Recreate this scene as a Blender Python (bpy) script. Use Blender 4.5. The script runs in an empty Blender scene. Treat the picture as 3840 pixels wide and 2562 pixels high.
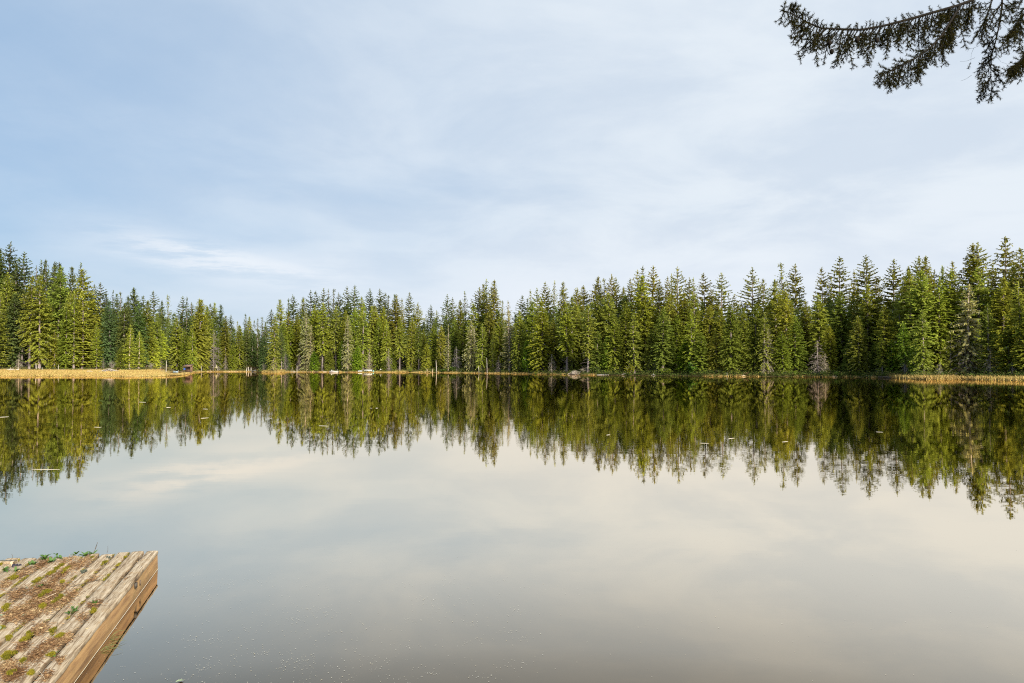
import bpy, math, random
import numpy as np
from mathutils import Vector

# ------------------------------------------------------------------ camera, sky, sun
scene = bpy.context.scene
C = scene.collection
F, CX, CY, YH, HC = 2987.0, 1920.0, 1281.0, 1370.0, 2.0     # focal length and centre in pixels of a 3840 wide picture
PITCH = math.atan((YH - CY) / F)
cam = bpy.data.cameras.new("camera")
cam.sensor_width = 36.0
cam.lens = 36.0 * F / 3840.0
cam.clip_start, cam.clip_end = 0.05, 20000.0
camo = bpy.data.objects.new("camera", cam)
camo.location = (0, 0, HC)
camo.rotation_euler = (math.pi / 2 + PITCH, 0, 0)
C.objects.link(camo)
scene.camera = camo

SUN_EL, SUN_AZ = math.radians(26), math.radians(152)          # azimuth clockwise from straight ahead (+Y)
world = bpy.data.worlds.new("World")
scene.world = world
world.use_nodes = True
wt = world.node_tree
wt.nodes.clear()


class NT:
    """tiny helper to write node trees"""
    def __init__(self, tree): self.t = tree
    def n(self, kind, **kw):
        nd = self.t.nodes.new(kind)
        for k, v in kw.items():
            if k.startswith('_'): setattr(nd, k[1:], v)
        for k, v in kw.items():
            if not k.startswith('_'):
                key = int(k[1:]) if k[0] == 'i' and k[1:].isdigit() else k.replace('__', ' ')
                s = nd.inputs[key]
                if isinstance(v, bpy.types.NodeSocket): self.t.links.new(v, s)
                else: s.default_value = v
        return nd
    def math(self, op, a, b=0.0, c=0.0, clamp=False):
        return self.n('ShaderNodeMath', _operation=op, _use_clamp=clamp, i0=a, i1=b, i2=c).outputs[0]
    def mix(self, fac, a, b, blend='MIX'):
        nd = self.n('ShaderNodeMix', _data_type='RGBA', _blend_type=blend)
        for key, v in ((0, fac), (6, a), (7, b)):
            s = nd.inputs[key]
            if isinstance(v, bpy.types.NodeSocket): self.t.links.new(v, s)
            else: s.default_value = v
        return nd.outputs[2]
    def ramp(self, fac, stops, interp='LINEAR'):
        nd = self.n('ShaderNodeValToRGB', Fac=fac)
        cr = nd.color_ramp
        cr.interpolation = interp
        while len(cr.elements) < len(stops): cr.elements.new(0.5)
        for e, (p, c) in zip(cr.elements, stops):
            e.position = p
            e.color = c if len(c) == 4 else (*c, 1)
        return nd.outputs[0]
    def smooth(self, v, a, b):
        nd = self.n('ShaderNodeMapRange', _interpolation_type='SMOOTHSTEP', i0=v, i1=a, i2=b, i3=0.0, i4=1.0)
        return nd.outputs[0]


w = NT(wt)
tc = w.n('ShaderNodeTexCoord').outputs['Generated']
sep = w.n('ShaderNodeSeparateXYZ', i0=tc)
dx, dy, dz = sep.outputs
sky = w.n('ShaderNodeTexSky', _sky_type='NISHITA', _sun_disc=False, _sun_elevation=SUN_EL, _sun_rotation=SUN_AZ,
          _altitude=300.0, _air_density=1.0, _dust_density=1.6, _ozone_density=1.0).outputs[0]
zc = w.math('ADD', w.math('MAXIMUM', dz, 0.0), 0.16)
px_ = w.math('DIVIDE', dx, zc)
py_ = w.math('DIVIDE', dy, zc)
plane = w.n('ShaderNodeCombineXYZ', i0=px_, i1=py_, i2=0.0).outputs[0]
n1 = w.n('ShaderNodeTexNoise', Vector=plane, Scale=0.9, Detail=5.0, Roughness=0.52, Distortion=0.4).outputs[0]
mp2 = w.n('ShaderNodeMapping', Vector=plane, Rotation=(0, 0, 0.5), Scale=(1.0, 0.45, 1)).outputs[0]
n2 = w.n('ShaderNodeTexNoise', Vector=mp2, Scale=1.7, Detail=7.0, Roughness=0.58, Distortion=0.6).outputs[0]
# veil of thin cloud: thick towards the right and the horizon, thin towards the upper left
az = w.math('DIVIDE', dx, w.math('MAXIMUM', w.n('ShaderNodeVectorMath', _operation='LENGTH',
            i0=w.n('ShaderNodeCombineXYZ', i0=dx, i1=dy, i2=0.0).outputs[0]).outputs['Value'], 0.05))
veil = w.math('ADD', w.math('MULTIPLY', az, 0.80), 0.84)
veil = w.math('ADD', veil, w.math('MULTIPLY', w.math('SUBTRACT', n1, 0.5), 0.60))
veil = w.math('ADD', veil, w.math('MULTIPLY', w.math('SUBTRACT', n2, 0.5), 0.28))
low = w.smooth(dz, 0.21, 0.0)
veil = w.math('ADD', veil, w.math('MULTIPLY', low, w.math('ADD', 0.26, w.math('MULTIPLY', az, 0.5))))
veil = w.smooth(veil, 0.0, 1.15)
# a long wisp of cirrus low over the left shore
wu = w.math('SUBTRACT', az, -0.32)
wv = w.math('SUBTRACT', dz, w.math('ADD', 0.118, w.math('MULTIPLY', wu, -0.16)))
wisp = w.math('MULTIPLY', w.smooth(w.math('ABSOLUTE', wv), 0.036, 0.004), w.smooth(w.math('ABSOLUTE', wu), 0.22, 0.05))
mp3 = w.n('ShaderNodeMapping', Vector=tc, Rotation=(0, 0.16, 0), Scale=(9, 9, 60)).outputs[0]
n3 = w.n('ShaderNodeTexNoise', Vector=mp3, Scale=1.0, Detail=6.0, Roughness=0.62).outputs[0]
wisp = w.math('MULTIPLY', wisp, w.smooth(n3, 0.28, 0.56))
veil = w.math('MAXIMUM', veil, w.math('MULTIPLY', wisp, 0.95))
shade = w.smooth(w.n('ShaderNodeTexNoise', Vector=plane, Scale=1.45, Detail=7.0, Roughness=0.58, Distortion=0.35).outputs[0], 0.36, 0.64)
cloud = w.mix(shade, (7.95, 8.65, 9.35, 1), (6.6, 7.5, 8.6, 1))
cloud = w.mix(low, cloud, (8.3, 8.85, 9.6, 1))
blue = w.mix(0.62, sky, (3.2, 5.4, 8.3, 1))
final = w.mix(veil, blue, cloud)
final = w.mix(w.math('MULTIPLY', wisp, 0.55), final, (8.5, 9.1, 9.8, 1))
bg = w.n('ShaderNodeBackground', Color=final, Strength=0.0555)
wo = w.n('ShaderNodeOutputWorld', Surface=bg.outputs[0])

sl = bpy.data.lights.new("sun", 'SUN')
sl.energy, sl.angle, sl.color = 4.6, math.radians(12), (1.0, 0.93, 0.80)
so = bpy.data.objects.new("sun", sl)
sd = Vector((math.sin(SUN_AZ) * math.cos(SUN_EL), math.cos(SUN_AZ) * math.cos(SUN_EL), math.sin(SUN_EL)))
so.rotation_euler = (-sd).to_track_quat('-Z', 'Y').to_euler()
so.location = (30, -30, 40)
C.objects.link(so)
vs = scene.view_settings
vs.view_transform, vs.look, vs.exposure, vs.gamma, vs.use_curve_mapping = 'Standard', 'None', 0.86, 1.0, False
cy = scene.cycles
cy.filter_width = 1.1
cy.use_denoising = False
cy.max_bounces, cy.diffuse_bounces, cy.glossy_bounces, cy.transmission_bounces, cy.transparent_max_bounces = 5, 3, 3, 3, 4
cy.caustics_reflective = cy.caustics_refractive = False

# ------------------------------------------------------------------ helpers
SP, CP = math.sin(PITCH), math.cos(PITCH)


def ray(px, py):
    u, v = (px - CX) / F, -(py - CY) / F
    return np.array([u, CP - SP * v, SP + CP * v])


def ground(px, py, z=0.0):
    d = ray(px, py)
    return np.array([0, 0, HC]) + d * ((z - HC) / d[2])


def at(px, py, depth):
    d = ray(px, py)
    return np.array([0, 0, HC]) + d * (depth / d[1])


def tag(o, label=None, cat=None, group=None, kind=None):
    if label:
        n = len(label.replace('-', ' ').split())
        assert n <= 17, label
        o['label'] = label
    if cat: o['category'] = cat
    if group: o['group'] = group
    if kind: o['kind'] = kind
    return o


def link(name, me, parent=None, mats=None):
    o = bpy.data.objects.new(name, me)
    C.objects.link(o)
    if parent is not None: o.parent = parent
    if mats and me is not None and not me.materials:
        for m in mats: me.materials.append(m)
    return o


def empty(name, loc, rz=0.0):
    o = bpy.data.objects.new(name, None)
    o.empty_display_size = 0.3
    o.location = loc
    o.rotation_euler = (0, 0, rz)
    C.objects.link(o)
    return o


class MB:
    """collects faces for one mesh"""
    def __init__(self):
        self.v, self.q, self.t, self.qm, self.tm, self.n = [], [], [], [], [], 0
    def quads(self, P, mat=0):                  # P: (m,4,3)
        P = np.asarray(P, float).reshape(-1, 4, 3)
        m = len(P)
        self.v.append(P.reshape(-1, 3))
        self.q.append(np.arange(4 * m).reshape(m, 4) + self.n)
        self.qm.append(np.full(m, mat))
        self.n += 4 * m
    def tris(self, P, mat=0):
        P = np.asarray(P, float).reshape(-1, 3, 3)
        m = len(P)
        self.v.append(P.reshape(-1, 3))
        self.t.append(np.arange(3 * m).reshape(m, 3) + self.n)
        self.tm.append(np.full(m, mat))
        self.n += 3 * m
    def grid(self, G, mat=0, closed=False):     # G: (r,c,3) shared vertices
        G = np.asarray(G, float)
        r, c = G.shape[:2]
        idx = np.arange(r * c).reshape(r, c) + self.n
        self.v.append(G.reshape(-1, 3))
        if closed: idx = np.concatenate([idx, idx[:, :1]], 1)
        q = np.stack([idx[:-1, :-1], idx[:-1, 1:], idx[1:, 1:], idx[1:, :-1]], -1).reshape(-1, 4)
        self.q.append(q)
        self.qm.append(np.full(len(q), mat))
        self.n += r * c
    def tube(self, pts, rad, sides=6, mat=0, cap=True):
        pts = np.asarray(pts, float)
        rad = np.broadcast_to(np.asarray(rad, float), (len(pts),))
        tan = np.gradient(pts, axis=0)
        tan /= np.linalg.norm(tan, axis=1)[:, None] + 1e-9
        up = np.array([0.31, 0.17, 0.93]) if abs(tan[0][2]) < 0.8 else np.array([0.95, 0.2, 0.1])
        a = np.cross(tan, up)
        a /= np.linalg.norm(a, axis=1)[:, None] + 1e-9
        b = np.cross(tan, a)
        th = np.linspace(0, 2 * np.pi, sides, endpoint=False)
        G = pts[:, None, :] + rad[:, None, None] * (np.cos(th)[None, :, None] * a[:, None, :] + np.sin(th)[None, :, None] * b[:, None, :])
        self.grid(G, mat, closed=True)
        if cap:
            for ring, cpt in ((G[0], pts[0]), (G[-1], pts[-1])):
                nx = np.roll(ring, -1, axis=0)
                self.tris(np.stack([np.broadcast_to(cpt, ring.shape), ring, nx], 1), mat)
    def box(self, lo, hi, mat=0, frame=None, jit=0.0, rng=None):
        x0, y0, z0 = lo
        x1, y1, z1 = hi
        c = np.array([[x0, y0, z0], [x1, y0, z0], [x1, y1, z0], [x0, y1, z0], [x0, y0, z1], [x1, y0, z1], [x1, y1, z1], [x0, y1, z1]], float)
        if jit: c += rng.uniform(-jit, jit, c.shape)
        if frame is not None: c = frame(c)
        self.v.append(c)
        q = np.array([[0, 3, 2, 1], [4, 5, 6, 7], [0, 1, 5, 4], [1, 2, 6, 5], [2, 3, 7, 6], [3, 0, 4, 7]]) + self.n
        self.q.append(q)
        self.qm.append(np.full(6, mat))
        self.n += 8
    def mesh(self, name, smooth=False):
        me = bpy.data.meshes.new(name)
        V = np.concatenate(self.v)
        Q = np.concatenate(self.q) if self.q else np.zeros((0, 4), int)
        T = np.concatenate(self.t) if self.t else np.zeros((0, 3), int)
        mi = np.concatenate([np.concatenate(self.qm) if self.qm else np.zeros(0), np.concatenate(self.tm) if self.tm else np.zeros(0)]).astype(np.int32)
        me.vertices.add(len(V))
        me.vertices.foreach_set('co', V.astype(np.float32).ravel())
        loops = np.concatenate([Q.ravel(), T.ravel()]).astype(np.int32)
        starts = np.concatenate([np.arange(len(Q)) * 4, 4 * len(Q) + np.arange(len(T)) * 3]).astype(np.int32)
        me.loops.add(len(loops))
        me.loops.foreach_set('vertex_index', loops)
        me.polygons.add(len(starts))
        me.polygons.foreach_set('loop_start', starts)
        me.polygons.foreach_set('material_index', mi)
        if smooth: me.polygons.foreach_set('use_smooth', np.ones(len(starts), bool))
        me.update(calc_edges=True)
        me.validate()
        return me


# ------------------------------------------------------------------ materials
def new_mat(name):
    m = bpy.data.materials.new(name)
    m.use_nodes = True
    m.node_tree.nodes.clear()
    return m, NT(m.node_tree)


def finish(t, shader):
    t.n('ShaderNodeOutputMaterial', Surface=shader)


def foliage_mat():
    """leaf sprays: the object's own colour, varied from spray to spray; its alpha says how many sprays carry pale lichen"""
    m, t = new_mat('foliage')
    oi = t.n('ShaderNodeObjectInfo')
    rnd = t.n('ShaderNodeNewGeometry').outputs['Random Per Island']
    co = t.n('ShaderNodeTexCoord').outputs['Object']
    nz = t.n('ShaderNodeTexNoise', Vector=co, Scale=0.9, Detail=3.0, Roughness=0.6).outputs[0]
    val = t.math('ADD', t.math('MULTIPLY', rnd, 0.75), t.math('MULTIPLY', nz, 1.0))
    hsv = t.n('ShaderNodeHueSaturation', Color=oi.outputs['Color'], Hue=t.math('ADD', 0.482, t.math('MULTIPLY', nz, 0.036)), Saturation=1.06, Value=t.math('ADD', 0.28, val)).outputs[0]
    lich = t.math('GREATER_THAN', t.math('FRACT', t.math('MULTIPLY', rnd, 37.7)), oi.outputs['Alpha'])
    col = t.mix(lich, hsv, t.mix(nz, (0.25, 0.24, 0.15, 1), (0.46, 0.44, 0.30, 1)))
    d = t.n('ShaderNodeBsdfDiffuse', Color=col)
    tr = t.n('ShaderNodeBsdfTranslucent', Color=t.mix(0.5, col, (0.30, 0.30, 0.03, 1), 'MIX') if False else col)
    mx = t.n('ShaderNodeMixShader', i0=0.48, i1=d.outputs[0], i2=tr.outputs[0])
    finish(t, mx.outputs[0])
    return m


def bark_mat(name, use_obj=True, a=(0.10, 0.08, 0.065), b=(0.26, 0.22, 0.19)):
    m, t = new_mat(name)
    co = t.n('ShaderNodeTexCoord').outputs['Object']
    mp = t.n('ShaderNodeMapping', Vector=co, Scale=(6, 6, 0.9)).outputs[0]
    nz = t.n('ShaderNodeTexNoise', Vector=mp, Scale=1.5, Detail=5.0, Roughness=0.65).outputs[0]
    col = t.ramp(nz, [(0.3, a), (0.72, b)])
    if use_obj: col = t.mix(1.0, col, t.n('ShaderNodeObjectInfo').outputs['Color'], 'MULTIPLY')
    bs = t.n('ShaderNodeBsdfPrincipled', Roughness=0.9)
    t.t.links.new(col, bs.inputs['Base Color'])
    bs.inputs['Specular IOR Level'].default_value = 0.2
    finish(t, bs.outputs[0])
    return m


def plain_mat(name, ca, cb, scale=3.0, rough=0.8, spec=0.3, stretch=(1, 1, 1), bump=0.0, isl=0.0, coord='Object', detail=5.0):
    m, t = new_mat(name)
    co = t.n('ShaderNodeTexCoord').outputs[coord]
    mp = t.n('ShaderNodeMapping', Vector=co, Scale=stretch).outputs[0]
    nz = t.n('ShaderNodeTexNoise', Vector=mp, Scale=scale, Detail=detail, Roughness=0.6).outputs[0]
    f = nz
    if isl:
        rnd = t.n('ShaderNodeNewGeometry').outputs['Random Per Island']
        f = t.math('ADD', t.math('MULTIPLY', rnd, isl), t.math('MULTIPLY', nz, 1 - isl))
    col = t.ramp(f, [(0.25, ca), (0.75, cb)])
    bs = t.n('ShaderNodeBsdfPrincipled', Roughness=rough)
    bs.inputs['Specular IOR Level'].default_value = spec
    t.t.links.new(col, bs.inputs['Base Color'])
    if bump:
        b = t.n('ShaderNodeBump', Strength=bump, Distance=0.02, Height=nz)
        t.t.links.new(b.outputs[0], bs.inputs['Normal'])
    finish(t, bs.outputs[0])
    return m


def ramp_isl_mat(name, stops, rough=0.8, trans=0.0, nscale=0.35, gain=1.0):
    """each loose piece takes its colour from a ramp by its own random number"""
    m, t = new_mat(name)
    rnd = t.n('ShaderNodeNewGeometry').outputs['Random Per Island']
    co = t.n('ShaderNodeTexCoord').outputs['Object']
    nz = t.n('ShaderNodeTexNoise', Vector=co, Scale=nscale, Detail=3.0).outputs[0]
    f = t.math('ADD', t.math('MULTIPLY', rnd, 0.55), t.math('MULTIPLY', t.math('SUBTRACT', nz, 0.275), 1.0))
    col = t.ramp(f, stops)
    if gain != 1.0: col = t.mix(1.0, col, (gain, gain, gain, 1), 'MULTIPLY')
    d = t.n('ShaderNodeBsdfDiffuse', Color=col).outputs[0]
    if trans:
        tr = t.n('ShaderNodeBsdfTranslucent', Color=col).outputs[0]
        d = t.n('ShaderNodeMixShader', i0=trans, i1=d, i2=tr).outputs[0]
    finish(t, d)
    return m


FOL = foliage_mat()
BARK = bark_mat('bark', a=(0.17, 0.135, 0.12), b=(0.42, 0.35, 0.32))

# ------------------------------------------------------------------ shoreline and terrain
SHORE = [(-2600, 1500), (-1500, 1455), (-700, 1428), (-300, 1417), (0, 1412), (340, 1412), (480, 1414), (600, 1412), (660, 1409), (700, 1404), (722, 1397), (760, 1394.5),
         (960, 1394), (985, 1397), (1040, 1397.5), (1075, 1395), (1300, 1396.5), (1480, 1396.5), (1560, 1397), (1650, 1398), (1750, 1399), (1900, 1401.5),
         (2060, 1404), (2200, 1406.5), (2500, 1409), (2640, 1411), (2850, 1412.5), (3000, 1413), (3200, 1415), (3340, 1418), (3480, 1424), (3600, 1423), (3660, 1425), (3840, 1428),
         (4100, 1436), (4700, 1462), (5600, 1520)]
SPX = np.array([s[0] for s in SHORE], float)
SPY = np.array([s[1] for s in SHORE], float)


def shore_y(px):
    """depth (Y) of the waterline in the direction of picture column px"""
    py = np.interp(px, SPX, SPY)
    return ground(px, py)[1]


MEADOW = [(-2600, 40), (-300, 60), (0, 62), (480, 60), (560, 66), (600, 92), (629, 118), (630, 0), (740, 0), (3330, 0), (3400, 3), (3840, 3), (4200, 3), (4600, 0)]
MPX = np.array([m_[0] for m_ in MEADOW], float)
MW = np.array([m_[1] for m_ in MEADOW], float)


def spit(px): return float(np.interp(px, [600, 630, 650, 690, 722], [40, 14, 7, 4, 1]))


def meadow(px):
    """metres from the waterline back to the edge of the wood"""
    if 630 <= px <= 722:                        # behind the tip of the meadow lies a small bay
        return float(ground(px, np.interp(px, [630, 722], [1392.6, 1394.6]))[1] - shore_y(px))
    return float(np.interp(px, MPX, MW))


def gz(px, off):
    """ground height OFF metres behind the waterline"""
    mw = meadow(px)
    if off <= 0: return 0.2 * off
    if 630 <= px <= 722:
        sp_ = spit(px)
        if off < mw: return 0.10 if off < sp_ else max(-0.4, 0.10 - 0.12 * (off - sp_), -0.15 * (mw - off))
        base = 0.0
    else:
        if off < mw: return 0.08 + 0.68 * min(off / 60.0, off / mw)
        base = (0.08 + 0.68 * min(mw / 60.0, 1.0)) if mw > 0 else 0.0
    r = off - mw
    return base + float(np.interp(r, [0, 1.5, 5, 20, 70, 400, 4000], [0.0, 0.18, 0.5, 1.1, 2.4, 8, 20]))


def spot(px, off):
    """point on the land OFF metres behind the waterline (depth measured along Y)"""
    Y = shore_y(px) + off
    X = (px - CX) / F * Y / 1.0
    return np.array([X / 1.0, Y, gz(px, off)])


rng = np.random.default_rng(7)
cols = list(np.linspace(-2600, 720, 60)) + list(np.linspace(730, 4200, 160)) + list(np.linspace(4300, 5600, 12))
offs = [-12, -4, 0, 0.5, 1.5, 3, 5, 8, 12, 18, 26, 36, 48, 60, 66, 75, 90, 100, 110, 120, 160, 300, 800, 4000]
dry = np.zeros((len(offs), len(cols)))
G = np.zeros((len(offs), len(cols), 3))
for j, px in enumerate(cols):
    for i, o_ in enumerate(offs):
        p = spot(px, o_)
        if 0.2 < o_ and p[2] > 0.05: p[2] += rng.uniform(-0.05, 0.05)
        dry[i, j] = 1.0 if 0 <= o_ < (spit(px) if 630 <= px <= 722 else meadow(px)) else (0.8 if 0 <= o_ <= 1.5 and (px < 2100 or 2640 < px < 2850 or 3330 < px < 3580 or px > 3660) else 0.0)
        G[i, j] = p
mb = MB()
mb.grid(G)
# near bank, behind and beside the camera, out of the picture
near_line = [G[2, 0], (-75, 22, 0), (-30, 5, 0), (-12, 1.6, 0), (-5, 0.7, 0), (0, 0.9, 0), (3.4, 1.1, 0), (5.4, 3.2, 0), (6.4, 4.8, 0), (10, 7.0, 0), (30, 16, 0), (70, 24, 0), G[2, -1]]
dirs = []
O_ = np.array([0, 60.0, 0])
H2 = np.zeros((6, len(near_line), 3))
for j, p in enumerate(near_line):
    p = np.array(p, float)
    d = p - O_
    d[2] = 0
    d /= np.linalg.norm(d)
    for i, (k, z) in enumerate(((-0.8, -0.25), (0, 0), (0.5, 0.22), (3, 0.45), (40, 1.5), (4000, 20))):
        H2[i, j] = p + d * k + np.array([0, 0, z])
mb.grid(H2[:, ::-1])
terrain_mat, t = new_mat('forest_floor')
co = t.n('ShaderNodeTexCoord').outputs['Object']
na = t.n('ShaderNodeTexNoise', Vector=co, Scale=0.25, Detail=6.0, Roughness=0.65).outputs[0]
nb = t.n('ShaderNodeTexNoise', Vector=co, Scale=2.5, Detail=4.0, Roughness=0.7).outputs[0]
fmix = t.math('ADD', t.math('MULTIPLY', na, 0.6), t.math('MULTIPLY', nb, 0.4))
col = t.ramp(fmix, [(0.32, (0.05, 0.045, 0.025)), (0.48, (0.13, 0.105, 0.05)), (0.62, (0.20, 0.155, 0.065)), (0.75, (0.10, 0.11, 0.04))])
col = t.mix(t.n('ShaderNodeAttribute', _attribute_name='dry_grass').outputs['Fac'], col, t.ramp(fmix, [(0.35, (0.34, 0.235, 0.085)), (0.5, (0.46, 0.33, 0.125)), (0.65, (0.38, 0.32, 0.10))]))
finish(t, t.n('ShaderNodeBsdfDiffuse', Color=col).outputs[0])
terr = link('ground', mb.mesh('ground', True), None, [terrain_mat])
at_ = terr.data.attributes.new('dry_grass', 'FLOAT', 'POINT')
at_.data.foreach_set('value', np.concatenate([dry.ravel(), np.zeros(len(terr.data.vertices) - dry.size)]).astype(np.float32))
tag(terr, kind='structure')

# ------------------------------------------------------------------ water
wm, t = new_mat('lake_water')
lw = t.n('ShaderNodeLayerWeight', Blend=0.5).outputs['Facing']
co = t.n('ShaderNodeTexCoord').outputs['Object']
mpa = t.n('ShaderNodeMapping', Vector=co, Scale=(0.9, 2.2, 1)).outputs[0]
ra = t.n('ShaderNodeTexNoise', Vector=mpa, Scale=0.8, Detail=4.0, Roughness=0.6).outputs[0]
rb = t.n('ShaderNodeTexNoise', Vector=co, Scale=0.035, Detail=3.0, Roughness=0.5).outputs[0]
rb = t.smooth(rb, 0.42, 0.66)
bmp = t.n('ShaderNodeBump', Distance=0.010, Height=ra, Strength=t.math('ADD', 0.05, t.math('MULTIPLY', rb, 0.16)))
refl = t.ramp(lw, [(0.0, (0.03,) * 3), (0.50, (0.13,) * 3), (0.63, (0.29,) * 3), (0.67, (0.44,) * 3), (0.755, (0.92,) * 3), (0.83, (1.0,) * 3), (1.0, (1.0,) * 3)], 'B_SPLINE')
gl = t.n('ShaderNodeBsdfGlossy', Color=(1.0, 0.86, 0.68, 1), Roughness=0.011, Normal=bmp.outputs[0])
body = t.n('ShaderNodeBsdfDiffuse', Color=(0.026, 0.017, 0.007, 1))
finish(t, t.n('ShaderNodeMixShader', i0=refl, i1=body.outputs[0], i2=gl.outputs[0]).outputs[0])
mb = MB()
W = [(-900, -60), (900, -60), (900, 700), (-900, 700)]
mb.quads([[(*p, 0.0) for p in W]])
water = link('lake_water', mb.mesh('lake_water'), None, [wm])
tag(water, kind='structure')


# ------------------------------------------------------------------ conifers
def kites(base, d, up, L, Wd, droop):
    """leaf-shaped quads: base (m,3), direction d, lengths L, widths Wd"""
    side = np.cross(d, up)
    side /= np.linalg.norm(side, axis=1)[:, None] + 1e-9
    mid = base + d * (L * 0.45)[:, None]
    tip = base + d * L[:, None]
    tip[:, 2] -= droop * L
    return np.stack([base, mid + side * (Wd * 0.5)[:, None], tip, mid - side * (Wd * 0.5)[:, None]], 1)


def conifer(seed, H=20.0, cb=0.06, R=2.3, spacing=0.5, nb=6, step=0.24, wsp=0.24, lat=0.32, droop=0.25, rise_top=0.75, rise_low=-0.05,
            gap=0.08, drapes=0.0, power=3.2, lower=0.3, bare=14, trunk_r=0.011, lean=0.012, tip=1.0, reg=0.0):
    rg = np.random.default_rng(seed)
    fol, wood = MB(), MB()
    zz = np.linspace(0, H, 9)
    ax, ay = rg.uniform(-lean, lean, 2)
    ph = rg.uniform(0, 6.28)
    def axis(z):
        f_ = z / H
        return np.array([ax * z * f_ + 0.05 * np.sin(ph + 4 * f_), ay * z * f_ + 0.05 * np.cos(ph + 3 * f_), z])
    wood.tube([axis(z) for z in zz], [max(0.012, H * trunk_r * (1 - z / H) ** 0.9 + 0.012) * (1.25 if z == 0 else 1) for z in zz], 7)
    for k in range(bare):
        z = rg.uniform(0.04, max(cb + 0.08, 0.12)) * H
        a = rg.uniform(0, 6.28)
        L = rg.uniform(0.5, 1.5) * R * 0.5
        p0 = axis(z)
        p1 = p0 + np.array([math.cos(a) * L * 0.6, math.sin(a) * L * 0.6, -0.05 * L])
        p2 = p0 + np.array([math.cos(a) * L, math.sin(a) * L, -0.35 * L])
        wood.tube([p0, p1, p2], [0.03, 0.02, 0.008], 3, cap=False)
    bias = rg.uniform(0, 6.28)
    z = cb * H
    K = []
    while z < H * 0.985:
        f_ = (H - z) / (H * (1 - cb))
        prof = (1 - math.exp(-power * f_)) / (1 - math.exp(-power))
        if f_ > 0.72: prof *= 1 - lower * (f_ - 0.72) / 0.28
        Lm = max(0.26, R * prof)
        n = max(3, int(round(nb * (0.6 + 0.4 * f_) + rg.uniform(-1, 1))))
        a0 = rg.uniform(0, 6.28)
        wj = rg.uniform(0.82, 1.12)
        for b in range(n):
            if rg.random() < gap: continue
            a = a0 + 6.283 * b / n + rg.uniform(-0.35, 0.35)
            L = Lm * rg.uniform(0.62 + 0.22 * reg, 1.1 - 0.04 * reg) * (1 + (wj - 1) * (1 - 0.6 * reg)) * (1 + 0.18 * math.cos(a - bias))
            if rg.random() < 0.06 - 0.04 * reg: L *= 1.25
            rise = rise_low + (rise_top - rise_low) * (1 - f_) ** 1.6 + rg.uniform(-0.12, 0.12)
            dr = droop * (0.4 + 0.8 * f_) * rg.uniform(0.7, 1.3)
            m = max(2, int(L / step))
            tt = np.linspace(0.14, 1.0, m) + rg.uniform(-0.03, 0.03, m)
            cz, sz = math.cos(a), math.sin(a)
            base = axis(z)
            P = np.stack([base[0] + cz * L * tt, base[1] + sz * L * tt, z + L * (rise * tt - dr * tt ** 2) + rg.normal(0, 0.03, m)], 1)
            if m > 3: wood.tube([base, P[m // 2] - (0, 0, 0.03), P[-1]], [0.022, 0.014, 0.006], 3, cap=False)
            slope = rise - 2 * dr * tt
            for sgn in (-1, 1):
                ang = a + sgn * rg.uniform(0.45, 1.15, m)
                l = (lat * (0.55 + 0.6 * (1 - tt)) * min(1.0, 0.45 + L / 2.5)) * rg.uniform(0.6, 1.35, m)
                d = np.stack([np.cos(ang), np.sin(ang), slope * 0.7 + rg.uniform(-0.6, 0.1, m)], 1)
                d /= np.linalg.norm(d, axis=1)[:, None]
                up = np.stack([rg.normal(0, 0.8, m), rg.normal(0, 0.8, m), np.ones(m)], 1)
                K.append(kites(P, d, up, l, wsp * rg.uniform(0.7, 1.3, m), rg.uniform(0.05, 0.35)))
            d = np.stack([np.full(m, cz), np.full(m, sz), slope], 1)
            d /= np.linalg.norm(d, axis=1)[:, None]
            up = np.stack([rg.normal(0, 0.5, m), rg.normal(0, 0.5, m), np.ones(m)], 1)
            K.append(kites(P, d, up, np.full(m, step * 1.5) * rg.uniform(0.8, 1.3, m), wsp * rg.uniform(0.6, 1.1, m), 0.1))
            if drapes:
                q = rg.random(m) < drapes
                if q.any():
                    Pq = P[q]
                    mq = len(Pq)
                    d = np.stack([rg.normal(0, 0.25, mq), rg.normal(0, 0.25, mq), -np.ones(mq)], 1)
                    d /= np.linalg.norm(d, axis=1)[:, None]
                    aa = rg.uniform(0, 6.28, mq)
                    up = np.stack([np.cos(aa), np.sin(aa), np.zeros(mq)], 1)
                    K.append(kites(Pq, d, up, rg.uniform(0.25, 0.7, mq), wsp * rg.uniform(0.5, 1.0, mq), 0.0))
        z += spacing * rg.uniform(0.7, 1.3) * (0.62 + 0.38 * f_)
    # leader
    m = 12
    t0 = np.linspace(0.955, 1.0, m) * H
    P = np.stack([axis(z_) for z_ in t0])
    aa = rg.uniform(0, 6.28, m)
    d = np.stack([np.cos(aa) * 0.6, np.sin(aa) * 0.6, np.ones(m)], 1)
    d /= np.linalg.norm(d, axis=1)[:, None]
    K.append(kites(P, d, np.stack([np.sin(aa), -np.cos(aa), np.zeros(m)], 1), np.full(m, 0.3 * tip), np.full(m, wsp * 0.6), 0.0))
    fol.quads(np.concatenate(K))
    return fol.mesh('crown'), wood.mesh('trunk', True)


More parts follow.
